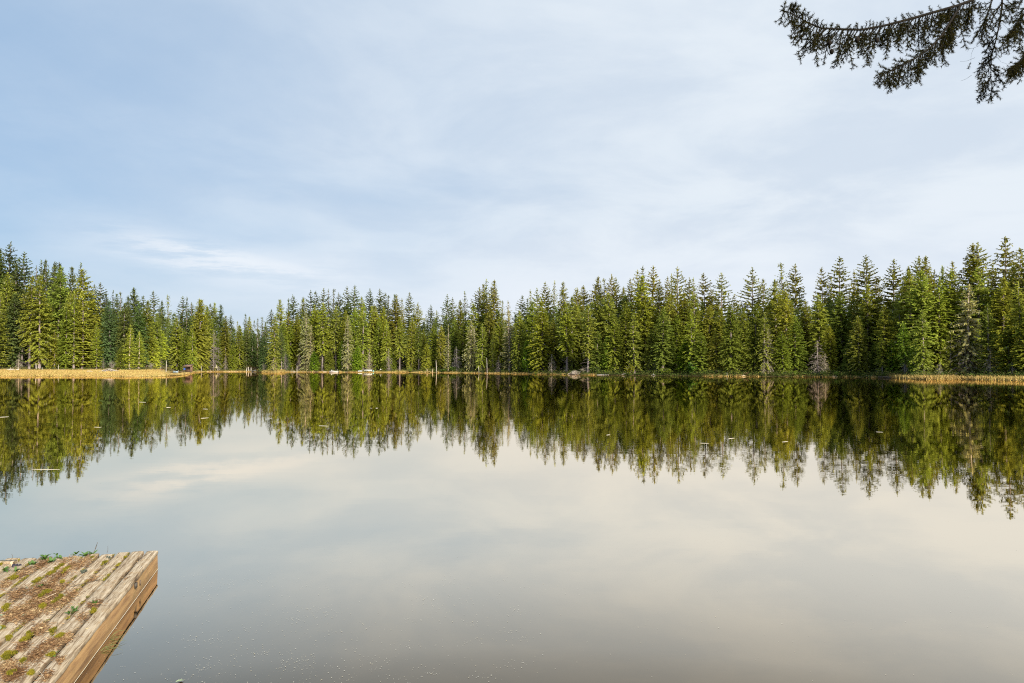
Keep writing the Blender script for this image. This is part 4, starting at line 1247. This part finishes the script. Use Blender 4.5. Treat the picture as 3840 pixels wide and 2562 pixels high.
# nail heads
mb = MB()
for i in range(9):
    for x in (0.045, 0.64, 1.64):
        for fx in (0.25, 0.72):
            c = dk([x + rd.uniform(-0.01, 0.01), edges[i] + PW * fx, ZT + 0.003])[0]
            th = np.linspace(0, 2 * np.pi, 6, endpoint=False)
            ring = c + np.stack([np.cos(th) * 0.0045, np.sin(th) * 0.0045, th * 0], 1)
            mb.tris(np.stack([np.broadcast_to(c, ring.shape), ring, np.roll(ring, -1, 0)], 1))
link('nail_heads', mb.mesh('nail_heads'), dock, [DARKM])
# beam of the neighbouring section, behind the far end
mb = MB()
b0, b1 = ground(58, 2104, 0.20), ground(-200, 2110, 0.20)
dd = (b1 - b0)
q = np.linspace(0, 1, 6)
P_ = b0 + np.outer(q, dd)
s = np.array([-dd[1], dd[0], 0]) / np.linalg.norm(dd)
Gm = np.stack([P_ - s * 0.045 - (0, 0, 0.16), P_ - s * 0.045, P_ + s * 0.045, P_ + s * 0.045 - (0, 0, 0.16)], 1)
mb.grid(Gm)
mb.quads([[Gm[0, 0], Gm[0, 1], Gm[0, 2], Gm[0, 3]]])
bo_ = link('timber_beam', mb.mesh('timber_beam'), None, [wood_dk])
tag(bo_, 'brown timber beam lying in the water behind the dock end', 'beam')

# pale strip painting the wet highlight where dock meets water, coloured like the specks
mbs = mb
mb = MB()
specks(np.array(P), np.array(R_))
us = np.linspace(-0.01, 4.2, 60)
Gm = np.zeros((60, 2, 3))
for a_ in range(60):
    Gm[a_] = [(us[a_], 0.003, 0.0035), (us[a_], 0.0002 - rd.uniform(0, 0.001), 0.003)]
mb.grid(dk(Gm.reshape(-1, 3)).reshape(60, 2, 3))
pol = link('pollen', mb.mesh('pollen'), None, [POLL_GLINT])
tag(pol, 'pale pollen and leaf specks floating on the lake, with painted highlight strip along the dock', 'pollen', None, 'stuff')


# litter and moss lying on the dock; positions read off the photograph and laid on the planks
def Z6(x, y, z=ZT): return ground(x / 2.79, 2000 + y / 2.79, z)


rl = np.random.default_rng(9)
PATCH = [(500, 650, 230, 60, 1.0), (350, 760, 200, 70, 1.0), (640, 430, 140, 60, .8), (850, 330, 140, 40, .8), (700, 290, 120, 35, .6), (420, 590, 160, 60, 1), (180, 640, 130, 50, .8), (600, 740, 190, 60, 1), (430, 330, 120, 40, .7), (240, 420, 120, 40, .7), (60, 540, 80, 40, .7),
         (900, 270, 70, 30, .5), (300, 870, 170, 55, .9), (140, 850, 130, 60, 1), (640, 1130, 110, 50, .8), (500, 1180, 130, 50, .8), (380, 1290, 120, 60, .7), (150, 1480, 130, 60, .9), (80, 1400, 110, 60, .8), (980, 750, 80, 40, .7), (860, 880, 70, 40, .5), (960, 490, 80, 25, .4),
         (700, 1080, 60, 50, .4), (420, 1010, 110, 60, .6), (560, 560, 120, 70, .6), (760, 640, 90, 40, .5), (740, 350, 90, 40, .7), (230, 1180, 90, 50, .5), (1330, 470, 40, 8, .15), (500, 1500, 80, 70, .3), (640, 1330, 60, 60, .3)]
LIT = ramp_isl_mat('needle_litter', [(0.2, (0.085, 0.045, 0.022)), (0.45, (0.20, 0.11, 0.055)), (0.65, (0.32, 0.20, 0.10)), (0.85, (0.50, 0.37, 0.20))], nscale=4.0)
Kq = []
for x, y, sx, sy, wgt in PATCH:
    n = int(1500 * wgt * (sx * sy / 9000) ** 0.6)
    th = -0.75
    a, b = rl.normal(0, 0.62, n) * sx, rl.normal(0, 0.62, n) * sy
    X = x + a * math.cos(th) - b * math.sin(th) * 0.7
    Y = y + a * math.sin(th) * 0.55 + b * math.cos(th)
    for xi, yi in zip(X, Y):
        if yi < 235: continue
        p = Z6(xi, yi)
        q = p - A
        du, dv = np.dot(q, uu), np.dot(q, vv)
        if dv < 0.03 or du < 0.03 or dv > DW - 0.05: continue
        p[2] = ZT + 0.003 + abs(rl.normal(0, 0.005)) * wgt
        Kq.append(p)
for _ in range(1500):
    Kq.append(dk([rl.uniform(0.03, 2.6), rl.uniform(0.04, DW - 0.1), ZT + 0.003])[0])
for i in range(1, NPL):                         # litter caught in the gaps
    for _ in range(30):
        u_ = rl.uniform(0.03, 2.6)
        Kq.append(dk([u_, edges[i] - 0.004 + rl.normal(0, 0.005), ZT - 0.002 + rl.uniform(0, 0.004)])[0])
Kq = np.array(Kq)
m = len(Kq)
a = rl.uniform(0, 6.28, m)
d = np.stack([np.cos(a), np.sin(a), rl.normal(0, 0.22, m)], 1)
up = rl.normal(0, 0.6, (m, 3)) + np.array([0, 0, 1.0])
mb = MB()
mb.quads(kites(Kq - d * 0.01, d, up, rl.uniform(0.012, 0.038, m), rl.uniform(0.0022, 0.006, m), 0.0))
lit = link('needle_litter', mb.mesh('needle_litter'), None, [LIT])
tag(lit, 'brown fallen needles and bark lying over the dock planks', 'litter', None, 'stuff')

MOSSM = ramp_isl_mat('moss', [(0.2, (0.06, 0.062, 0.012)), (0.5, (0.19, 0.175, 0.02)), (0.8, (0.33, 0.26, 0.03))], trans=0.2, nscale=6.0)
MOSS = [(90, 1290, 85, 34), (275, 1105, 62, 28), (555, 1022, 26, 14), (450, 640, 80, 26), (60, 790, 44, 24), (110, 1480, 40, 20), (1095, 315, 36, 12), (1305, 262, 14, 10), (160, 470, 55, 14), (600, 700, 70, 18), (540, 1280, 34, 20), (10, 332, 20, 8), (640, 350, 40, 12),
        (700, 380, 46, 14), (980, 820, 30, 16), (240, 1345, 26, 12), (430, 780, 60, 20), (560, 410, 60, 10), (380, 500, 50, 10), (650, 520, 30, 10), (620, 1090, 40, 18), (30, 1000, 24, 12), (960, 262, 20, 6), (330, 1470, 30, 20), (90, 1100, 20, 20)]
Bp, Bh = [], []
for x, y, sx, sy in MOSS:
    n = int(8 + sx * sy * 0.42)
    nc = int(rl.integers(6, 13))
    ci = rl.integers(0, nc, n)
    ca, cb_, cr = rl.normal(0, 0.5, nc) * sx, rl.normal(0, 0.45, nc) * sy, rl.uniform(0.10, 0.42, nc)
    r, th = np.abs(rl.normal(0, 0.55, n)), rl.uniform(0, 6.28, n)
    a, b = ca[ci] + np.cos(th) * r * sx * cr[ci], cb_[ci] + np.sin(th) * r * sy * cr[ci]
    for ai, bi, ri in zip(a, b, r):
        p = Z6(x + ai * 0.75 + bi * 0.5, y - ai * 0.55 + bi * 0.8)
        q = p - A
        if np.dot(q, uu) < 0.015 or np.dot(q, vv) < 0.01: continue
        p[2] = ZT + 0.001 + 0.009 * max(0, 1 - ri ** 2)
        Bp.append(p)
        Bh.append(0.008 + 0.007 * max(0, 1 - ri))
for i in range(2, NPL):                         # thin moss in the gaps
    for _ in range(16):
        u0_, l_ = rl.uniform(0.05, 2.4), rl.uniform(0.02, 0.16)
        for _ in range(int(l_ * 260)):
            Bp.append(dk([u0_ + rl.uniform(0, l_), edges[i] - 0.005 + rl.normal(0, 0.006), ZT - 0.001])[0])
            Bh.append(0.008)
mb = MB()
blades(mb, np.array(Bp), np.array(Bh), 0.006, rl, lean=0.9, n=4)
mo = link('moss', mb.mesh('moss'), None, [MOSSM])
tag(mo, 'yellow-green moss cushions growing on the dock planks', 'moss', None, 'stuff')

LEAF = plain_mat('weed_leaf', (0.035, 0.085, 0.016), (0.11, 0.19, 0.04), 9.0, 0.55, 0.3, isl=0.5)
LEAFG = plain_mat('dull_leaf', (0.20, 0.28, 0.15), (0.36, 0.42, 0.27), 9.0, 0.6, 0.3, isl=0.5)
STEM = plain_mat('dry_stem', (0.06, 0.045, 0.03), (0.14, 0.10, 0.06), 20.0)


def leaf_mesh(mb, base, az, L, W_, elev, curl, mat=0):
    n = 5
    s = np.linspace(0, 1, n)
    wv_ = np.sin(np.pi * (0.08 + 0.86 * s) ** 0.8) * W_ * 0.5
    e = elev - curl * s
    step = L / (n - 1)
    r_ = np.concatenate([[0], np.cumsum(np.cos(e[:-1]) * step)])
    z_ = np.concatenate([[0], np.cumsum(np.sin(e[:-1]) * step)])
    cx, sx = math.cos(az), math.sin(az)
    mid = np.stack([cx * r_, sx * r_, z_], 1) + base
    lat = np.array([-sx, cx, 0])
    Gm = np.stack([mid + lat * wv_[:, None] + np.array([0, 0, 1]) * (wv_ * 0.35)[:, None], mid, mid - lat * wv_[:, None] + np.array([0, 0, 1]) * (wv_ * 0.35)[:, None]], 1)
    mb.grid(Gm, mat)


WEEDS = [  # x, y in the dock view, leaves, leaf length, spike height, dull, label
    (475, 275, 13, 0.050, 0, 0, 'large leafy weed in the middle of the dock far end'), (535, 305, 10, 0.045, 0, 0, 'broad-leaved weed just below the large weed on the dock end'), (625, 262, 9, 0.042, 0, 0, 'low weed with spread leaves beyond the large weed'),
    (590, 238, 4, 0.035, 0, 0, 'single upright leaf pair on the dock end'), (885, 243, 10, 0.046, 0, 0, 'dense green weed at the foot of the tall spike weed'), (968, 222, 8, 0.040, 0.14, 0, 'weed with a tall thin flower spike at the dock end'),
    (800, 225, 7, 0.038, 0, 0, 'yellowing weed tuft on the far dock edge'), (345, 332, 9, 0.042, 0, 0, 'round green weed behind the purple-black dropping'), (50, 400, 9, 0.045, 0, 0, 'feathery weed at the picture edge of the dock'),
    (165, 402, 7, 0.040, 0, 0, 'small weed just below the purple-black dropping'), (425, 562, 6, 0.034, 0, 0, 'tiny weed in the mossy litter at the dock middle'), (735, 850, 7, 0.036, 0, 0, 'bright weed in the plank gap below the litter'),
    (785, 820, 7, 0.034, 0, 0, 'paired weed sprig beside the bright gap weed'), (632, 662, 2, 0.040, 0, 1, 'grey-green fallen leaf beside the pale lath'), (272, 850, 2, 0.042, 0, 1, 'grey-green fallen leaf on the brown litter'),
    (40, 858, 2, 0.045, 0, 1, 'dull green leaf pair at the litter edge'), (85, 848, 1, 0.030, 0, 1, 'single dull green leaf beside the leaf pair'), (20, 1015, 5, 0.034, 0, 1, 'small greyish weed low on the dock edge'),
    (1000, 742, 8, 0.030, 0, 0, 'mossy grass tuft near the dock open side'), (245, 570, 1, 0.032, 0, 1, 'single pale leaf above the brown litter'), (555, 1275, 5, 0.028, 0, 0, 'bright weed seedling beside the outer planks'), (760, 790, 3, 0.03, 0, 0, 'thin weed shoot beneath the dry twig')]
for i, (x, y, nl, L, spike, dull, lab) in enumerate(WEEDS):
    p = Z6(x, y)
    o = empty('fallen_leaf' if nl <= 2 else 'weed', (p[0], p[1], ZT + 0.004))
    tag(o, lab, 'leaf' if nl <= 2 else 'weed', 'weeds and leaves on the dock')
    for k in range(nl):
        mb = MB()
        elev = rl.uniform(0.15, 1.15) if nl > 2 else 0.12
        leaf_mesh(mb, np.array([rl.normal(0, 0.008), rl.normal(0, 0.008), 0]), rl.uniform(0, 6.28), L * rl.uniform(0.9, 1.5), L * rl.uniform(0.42, 0.68), elev, rl.uniform(0.2, 1.0))
        link('leaf', mb.mesh('leaf', True), o, [LEAFG if dull else LEAF])
    if spike:
        mb = MB()
        tpx = Z6(x, y)
        top_ = at((1018) / 2.79, 2000 + 100 / 2.79, p[1]) - p
        q = np.linspace(0, 1, 8)
        P_ = np.outer(q, top_) + np.outer(np.sin(q * 3.1) * 0.008, [1, 0, 0])
        mb.tube(P_, np.linspace(0.0022, 0.0009, 8), 5)
        for s in np.linspace(0.35, 1, 26):
            c = np.array([np.interp(s, q, P_[:, j]) for j in range(3)])
            a = rl.uniform(0, 6.28)
            leaf_mesh(mb, c, a, 0.012 * (1.3 - s), 0.006, 0.9, 0.2)
        link('flower_spike', mb.mesh('flower_spike'), o, [STEM])
STALKS = [((1118, 208), (1127, 138), 'thin dotted seed stalk rising past the dock far end'), ((130, 262), (122, 222), 'thin dry stalk over the timber beam'), ((972, 735), (957, 560), 'thin dark stalk standing in the grass tuft'), ((856, 900), (860, 782), 'upright brown stalk beside the bright gap weed'), ((580, 985), (606, 905), 'short dry stalk on the outer planks')]
for (x0_, y0_), (x1_, y1_), lab in STALKS:
    p = Z6(x0_, y0_)
    tp_ = at(x1_ / 2.79, 2000 + y1_ / 2.79, p[1]) - p
    mb = MB()
    q = np.linspace(0, 1, 6)
    mb.tube(np.outer(q, tp_) + np.outer(np.sin(q * 3), [0.006, 0, 0]), np.linspace(0.0017, 0.0007, 6), 4)
    for s in np.linspace(0.5, 1, 8):
        leaf_mesh(mb, tp_ * s + np.array([math.sin(s * 3) * 0.006, 0, 0]), rl.uniform(0, 6.28), 0.006, 0.004, 0.7, 0.1)
    o = link('dry_stalk', mb.mesh('dry_stalk'), None, [STEM])
    o.location = (p[0], p[1], ZT)
    tag(o, lab, 'stalk', 'dry stalks on the dock')
# droppings: curled dark sausages
DROP = plain_mat('dark_dropping', (0.012, 0.016, 0.010), (0.10, 0.12, 0.08), 40.0, 0.45, 0.5)
PURP = plain_mat('purple_dropping', (0.010, 0.009, 0.012), (0.035, 0.026, 0.045), 40.0, 0.4, 0.5)
for x, y, n, m_, lab in ((900, 412, 9, DROP, 'curled dark green goose dropping on the planks'), (1182, 260, 3, DROP, 'small dark dropping near the dock far end'), (170, 345, 6, PURP, 'purple-black dropping near the picture edge of the dock')):
    p = Z6(x, y)
    mb = MB()
    for k in range(n):
        c = np.array([rl.normal(0, 0.017), rl.normal(0, 0.010), 0.008 + rl.uniform(0, 0.012)])
        a0 = rl.uniform(0, 6.28)
        q = np.linspace(0, 1, 8)
        ang = a0 + q * rl.uniform(1, 2.6)
        P_ = c + np.stack([np.cumsum(np.cos(ang)) * 0.0052, np.cumsum(np.sin(ang)) * 0.0052, np.sin(q * 3) * 0.003], 1) - np.array([0.015, 0.01, 0])
        mb.tube(P_, 0.0062 * np.array([0.5, 0.9, 1, 1, 1, 1, 0.9, 0.45]), 8)
    o = link('dropping', mb.mesh('dropping', True), None, [m_])
    o.location = (p[0], p[1], ZT)
    tag(o, lab, 'dropping', 'droppings on the dock')
for (xa, ya), (xb, yb), r, m_, lab in (((410, 718), (582, 640), 0.0045, TANW, 'pale splintered lath lying on the mossy litter'), ((740, 565), (1045, 495), 0.0025, STEM, 'thin dark twig lying across the planks'), ((388, 1445), (478, 1534), 0.0014, TANW, 'straw lying across the outer planks'), ((174, 1166), (149, 1230), 0.001, TANW, 'short straw near the moss cushions')):
    pa, pb = Z6(xa, ya), Z6(xb, yb)
    mb = MB()
    q = np.linspace(0, 1, 6)
    mb.tube(np.outer(q, pb - pa) + rl.normal(0, 0.004, (6, 3)) * np.array([1, 1, 0.2]), r, 5)
    o = link('twig', mb.mesh('twig'), None, [m_])
    o.location = (pa[0], pa[1], ZT + 0.008)
    tag(o, lab, 'twig')
# water grass beside the dock, floating leaf
WG = plain_mat('water_grass', (0.07, 0.09, 0.02), (0.22, 0.24, 0.08), 6.0, 0.6)
p = Z6(1060, 1150, 0.0)
wg = MB()
for k in range(18):
    xs, ys = rl.uniform(990, 1130), rl.uniform(1060, 1260)
    s0 = Z6(xs, ys, 0.0)
    if np.dot(s0 - A, vv) > -0.006: s0 = s0 - vv * (np.dot(s0 - A, vv) + 0.01)
    a = rl.normal(0.25, 0.5)
    L = rl.uniform(0.06, 0.17)
    q = np.linspace(0, 1, 6)
    ang = a + q * rl.normal(0, 0.5)
    P_ = np.stack([np.cumsum(np.cos(ang)) * L / 6, np.cumsum(np.sin(ang)) * L / 6, 0.006 + np.sin(q * 3.1) * rl.uniform(0.0, 0.025)], 1) + s0 - p
    wg.tube(P_, 0.0015 * np.array([0.8, 1, 1, 0.9, 0.6, 0.2]), 3)
o = link('water_grass', wg.mesh('water_grass'), None, [WG])
o.location = (p[0], p[1], 0.0)
tag(o, 'straggling clump of water grass floating against the dock side', 'water grass')
p = Z6(1840, 1556, 0.004)
mb = MB()
leaf_mesh(mb, np.zeros(3), 0.6, 0.05, 0.022, 0.06, 0.12)
leaf_mesh(mb, np.zeros(3), 0.95, 0.042, 0.016, 0.10, 0.1)
o = link('floating_leaf', mb.mesh('floating_leaf', True), None, [LEAFG])
o.location = p
tag(o, 'pale green leaf floating on the lake beyond the dock', 'leaf')

# ------------------------------------------------------------------ fir on the near bank whose branches hang into the picture
NEED, t = new_mat('needles')
rnd = t.n('ShaderNodeNewGeometry').outputs['Random Per Island']
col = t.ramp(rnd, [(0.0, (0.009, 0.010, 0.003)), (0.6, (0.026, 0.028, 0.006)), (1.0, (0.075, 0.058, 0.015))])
dfs = t.n('ShaderNodeBsdfDiffuse', Color=col)
trn = t.n('ShaderNodeBsdfTranslucent', Color=col)
finish(t, t.n('ShaderNodeMixShader', i0=0.25, i1=dfs.outputs[0], i2=trn.outputs[0]).outputs[0])
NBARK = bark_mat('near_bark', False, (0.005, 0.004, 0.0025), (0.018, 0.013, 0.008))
rb_ = np.random.default_rng(17)
TR = np.array([7.2, 5.6, 0.25])
near = empty('fir_tree', TR)
tag(near, 'near bank fir whose dark drooping branches hang against the sky', 'tree')
mb = MB()
q = np.linspace(0, 1, 10)
mb.tube(np.stack([0.15 * np.sin(q * 3), 0.1 * q, 13 * q], 1), 0.26 * (1 - q) + 0.03, 10)
mb.tube([(0, 0, -0.4), (0, 0, 0.3)], [0.4, 0.27], 10)
link('trunk', mb.mesh('trunk', True), near, [NBARK])


def Z7(x, y, depth): return at(2880 + x / 2.448, y / 2.448, depth)


UNIT = 6.0 / F / 2.448                          # metres per drawn pixel at the branches


class Branch:
    def __init__(self):
        self.wood, self.need, self.cone = MB(), MB(), MB()
    def twig(self, P, r0, r1, needles=True, dens=640, nl=0.021):
        P = np.asarray(P, float)
        self.wood.tube(P, np.linspace(r0, r1, len(P)), 4 if r0 < 0.006 else 7, cap=False)
        if not needles: return
        seg = np.linalg.norm(np.diff(P, axis=0), axis=1)
        cum = np.concatenate([[0], np.cumsum(seg)])
        n = int(cum[-1] * dens)
        if n < 4: return
        s = rb_.uniform(0, cum[-1], n)
        c = np.stack([np.interp(s, cum, P[:, j]) for j in range(3)], 1)
        i = np.clip(np.searchsorted(cum, s) - 1, 0, len(seg) - 1)
        tan = (np.diff(P, axis=0) / (seg[:, None] + 1e-9))[i]
        rv = rb_.normal(0, 1, (n, 3))
        rv -= tan * np.sum(rv * tan, 1)[:, None]
        rv /= np.linalg.norm(rv, axis=1)[:, None] + 1e-9
        d = rv * 0.85 + tan * 0.62
        d /= np.linalg.norm(d, axis=1)[:, None]
        L = nl * rb_.uniform(0.7, 1.2, n)
        sd_ = np.cross(d, rb_.normal(0, 1, (n, 3)))
        sd_ /= np.linalg.norm(sd_, axis=1)[:, None] + 1e-9
        self.need.tris(np.stack([c + sd_ * 0.0019, c - sd_ * 0.0019, c + d * L[:, None]], 1))
    def spray(self, p0, ang, L, depth_k, sub=True, droop=0.0):
        """a side branchlet: starts at p0 = (x, y, depth), drawn angle (0 = right, 90 = down), length in drawn pixels"""
        x, y, D = p0
        k = 7
        q = np.linspace(0, 1, k)
        a = np.radians(ang + droop * q)
        st_ = L / (k - 1)
        X = x + np.concatenate([[0], np.cumsum(np.cos(a[:-1]) * st_)])
        Y = y + np.concatenate([[0], np.cumsum(np.sin(a[:-1]) * st_)])
        Dd = D + depth_k * q * L * UNIT
        pts = [Z7(*v) for v in zip(X, Y, Dd)]
        self.twig(pts, 0.0022 + 0.000008 * L, 0.0011)
        if sub and L > 70:
            side = 1
            for s in np.arange(0.18, 0.97, rb_.uniform(22.0, 32.0) / L):
                side = -side
                xx, yy, dd_ = np.interp(s, q, X), np.interp(s, q, Y), np.interp(s, q, Dd)
                aa = np.degrees(np.interp(s, q, a)) + side * rb_.uniform(35, 75)
                aa = aa + (90 - aa) * rb_.uniform(0.0, 0.4)
                self.spray((xx, yy, dd_), aa, rb_.uniform(32, 90) * (1.1 - 0.5 * s), rb_.uniform(-0.9, 0.9), False, rb_.uniform(-8, 25))
    def build(self):
        b = link('branch', self.wood.mesh('branch', True), near, [NBARK])
        b.location = -TR
        nd = link('needles', self.need.mesh('needles'), b, [NEED])
        if self.cone.n: link('cones', self.cone.mesh('cones', True), b, [NBARK])
        return b


def path_at(pts, s):
    pts = np.asarray(pts, float)
    cum = np.concatenate([[0], np.cumsum(np.linalg.norm(np.diff(pts[:, :2], axis=0), axis=1))])
    return np.array([np.interp(s, cum, pts[:, j]) for j in range(3)]), cum[-1]


def to_world(pts): return [Z7(*p) for p in pts]


M1 = [(1960, -30, 6.5), (1750, 50, 6.42), (1500, 120, 6.35), (1250, 190, 6.25), (1050, 240, 6.2), (850, 275, 6.12), (680, 268, 6.05), (500, 262, 6.0), (380, 215, 5.95), (290, 165, 5.9), (200, 120, 5.86), (120, 98, 5.83)]
S1 = [(1765, 55, 6.4), (1680, 190, 6.3), (1600, 320, 6.22), (1500, 430, 6.15), (1380, 520, 6.08), (1250, 590, 6.0), (1100, 668, 5.95), (1000, 712, 5.9)]
root1 = TR + np.array([0, 0, 6.6])
br = Branch()
w1 = to_world(M1)
hook = w1[0] + (w1[0] - w1[1]) * 2.5 + np.array([0, 0, 0.1])
br.twig([root1, (root1 + hook) / 2 + np.array([0, 0, 0.15]), hook], 0.035, 0.013, False)
br.twig([hook] + w1, 0.013, 0.002, False)
br.twig(w1, 0.003, 0.0012, dens=700)
br.twig(w1[5:], 0.004, 0.0015)
br.twig(to_world(S1), 0.010, 0.0018, False)
br.twig(to_world(S1[3:]), 0.004, 0.0015, dens=600)
ENV = np.array([(120, 130), (190, 300), (290, 480), (330, 610), (480, 650), (700, 655), (860, 610), (1000, 660), (1100, 520), (1220, 500), (1350, 470), (1500, 400), (1640, 330), (1750, 300), (1900, 250)])
_, tot = path_at(M1, 0)
s = 60.0
while s < tot - 10:
    p, _ = path_at(M1, s)
    x, y, D = p
    room = np.interp(x - 60, ENV[:, 0], ENV[:, 1]) - y
    ang = rb_.uniform(82, 140) if x > 420 else rb_.uniform(105, 150)
    L = max(45, room * rb_.uniform(0.45, 1.05))
    if x < 330: L, ang = rb_.uniform(50, 130), rb_.uniform(75, 125)
    br.spray((x, y, D), ang, L, rb_.uniform(-0.7, 0.7), True, rb_.uniform(-22, 5))
    if x < 1250 and rb_.random() < 0.85:
        br.spray((x, y, D), rb_.uniform(-120, -50), rb_.uniform(35, 75) if x > 450 else rb_.uniform(50, 105), rb_.uniform(-0.8, 0.8), x < 430)
    elif x >= 1250 and rb_.random() < 0.4:
        br.spray((x, y, D), rb_.uniform(-150, -100), rb_.uniform(35, 70), rb_.uniform(-0.8, 0.8), False)
    s += rb_.uniform(17, 28)
ENV2 = np.array([(960, 760), (1000, 790), (1130, 880), (1280, 840), (1400, 720), (1540, 650), (1620, 530), (1730, 460), (1790, 350)])
_, tot = path_at(S1, 0)
s = 50.0
while s < tot - 8:
    p, _ = path_at(S1, s)
    x, y, D = p
    room = np.interp(x - 15, ENV2[:, 0], ENV2[:, 1]) - y
    br.spray((x, y, D), rb_.uniform(80, 112), max(40, room * rb_.uniform(0.65, 1.0)), rb_.uniform(-0.7, 0.7), True, rb_.uniform(-10, 10))
    if rb_.random() < 0.75: br.spray((x, y, D), rb_.uniform(150, 205), rb_.uniform(50, 120), rb_.uniform(-0.8, 0.8), True)
    if y < 380 and rb_.random() < 0.7: br.spray((x, y, D), rb_.uniform(60, 90), rb_.uniform(80, 150), rb_.uniform(-0.8, 0.8), True)
    s += rb_.uniform(22, 34)
for x, y in ((1850, 60), (1800, 90), (1850, 120)): br.spray((x, y, 6.4), rb_.uniform(85, 100), rb_.uniform(150, 210), 0.3, True)
for (x, y, r) in ((565, 395, 20), (585, 475, 20), (820, 365, 22), (1000, 370, 20)):
    c = Z7(x, y, 6.0)
    q = np.linspace(-1, 1, 7)
    br.cone.tube(c + np.stack([q * 0, q * 0, q * r * UNIT * 1.3], 1), r * UNIT * np.sqrt(np.maximum(0.04, 1 - q * q)), 8)
for (xa, ya, xb, yb, xc, yc) in ((1535, 470, 1545, 560, 1552, 640), (1560, 470, 1580, 520, 1598, 548)):
    br.twig([Z7(xa, ya, 6.1), Z7(xb, yb, 6.12), Z7(xc, yc, 6.15)], 0.0012, 0.0006, False)
br.build()

H1 = [(2150, -40, 6.7), (2148, 60, 6.7), (2130, 200, 6.68), (2090, 380, 6.62), (2050, 520, 6.55), (2045, 620, 6.5), (2045, 720, 6.46), (2060, 800, 6.42), (2050, 930, 6.4)]
br = Branch()
w1 = to_world(H1)
root2 = TR + np.array([0, 0, 7.4])
br.twig([root2, (root2 + w1[0]) / 2 + np.array([0, 0, 0.5]), w1[0] + np.array([0, 0, 0.25]), w1[0]], 0.035, 0.010, False)
br.twig(w1[:6], 0.008, 0.003, False)
br.twig(w1[5:], 0.003, 0.0012)
for x, y, a, L, dr in ((2148, 20, 120, 260, -5), (2145, 40, 135, 300, -18), (2140, 90, 100, 150, 0), (2140, 60, 60, 160, 25), (2130, 160, 125, 150, -15), (2150, 20, 50, 220, 30), (2110, 290, 135, 160, -30), (2095, 350, 140, 190, -40), (2090, 380, 110, 230, -10), (2070, 440, 130, 210, -25),
                       (2055, 500, 140, 230, -30), (2050, 540, 135, 220, -20), (2045, 590, 30, 90, 30), (2045, 600, 120, 230, -20), (2045, 620, 20, 110, 55), (2050, 640, 48, 210, 8), (2045, 700, 115, 220, -15), (2050, 740, 40, 90, 20), (2055, 800, 100, 150, 5), (2055, 830, 50, 80, 0), (2050, 700, 128, 260, -20), (2080, 420, 75, 110, 20), (2000, 740, 110, 220, -10), (1990, 650, 115, 160, -5)):
    D = np.interp(y, [0, 900], [6.7, 6.4])
    br.spray((x, y, D), a, L, rb_.uniform(-0.6, 0.6), True, dr)
H2 = [(2070, -30, 6.75), (2040, 60, 6.72), (1990, 190, 6.68), (1930, 290, 6.64), (1870, 395, 6.6)]
w2 = to_world(H2)
br.twig([w1[0] + np.array([0, 0, 0.25])] + w2, 0.006, 0.0016, False)
br.twig(w2[1:], 0.002, 0.0012, dens=900, nl=0.022)
for x, y, a, L in ((2050, 40, 130, 170), (2030, 90, 105, 190), (2000, 160, 100, 220), (1980, 210, 95, 200), (1960, 240, 120, 120), (2060, 0, 140, 150), (1985, 190, 80, 260), (1950, 20, 105, 110), (1940, 10, 130, 130)):
    br.spray((x, y, 6.68), a, L, rb_.uniform(-0.6, 0.6), True, rb_.uniform(-10, 10))
for pts in (((1940, 420), (1880, 445), (1820, 450)), ((1900, 530), (1830, 560), (1762, 568)), ((1870, 690), (1820, 725), (1768, 745)), ((2120, 360), (2150, 390), (2172, 408)), ((2085, 500), (2140, 570), (2220, 595)), ((1890, 440), (1865, 500), (1862, 580)), ((2130, 200), (2210, 270), (2290, 400))):
    br.twig([Z7(x, y, 6.5) for x, y in pts], 0.0012, 0.0006, False)
br.spray((1862, 575, 6.5), 112, 62, 0.2, False)
br.build()

br = Branch()
root3 = TR + np.array([0, 0, 5.2])
R1 = [(2420, 440, 6.3), (2340, 540, 6.25), (2280, 600, 6.2), (2200, 640, 6.15)]
R2 = [(2420, 20, 6.4), (2340, 90, 6.35), (2300, 200, 6.3), (2240, 280, 6.25), (2180, 345, 6.2)]
w3, w4 = to_world(R1), to_world(R2)
br.twig([root3, (root3 + w3[0]) / 2 + np.array([0, 0, 0.2]), w3[0]], 0.03, 0.008, False)
br.twig(w3, 0.006, 0.0016, dens=900, nl=0.022)
br.twig([root3 + np.array([0, 0, 0.9]), (root3 + w4[0]) / 2 + np.array([0, 0, 0.8]), w4[0]], 0.025, 0.006, False)
br.twig(w4, 0.005, 0.0015, dens=600)
for pts, n, angs, LL in ((R1, 26, (80, 160), (70, 150)), (R2, 20, (70, 140), (80, 190))):
    _, tot = path_at(pts, 0)
    for s in np.linspace(10, tot - 5, n):
        p, _ = path_at(pts, s)
        br.spray(tuple(p), rb_.uniform(*angs), rb_.uniform(*LL), rb_.uniform(-0.7, 0.7), True, rb_.uniform(-15, 15))
for x, y, a, L in ((2350, -10, 150, 120), (2300, 60, 160, 110), (2350, 130, 110, 260), (2320, 250, 95, 220), (2345, 420, 140, 90), (2350, 560, 100, 200), (2300, 600, 110, 150), (2260, 10, 110, 90), (2340, 20, 170, 160)):
    br.spray((x, y, 6.3), a, L, rb_.uniform(-0.6, 0.6), True, rb_.uniform(-10, 10))
br.build()
print('trees', len(rows), 'objects', len(bpy.data.objects))
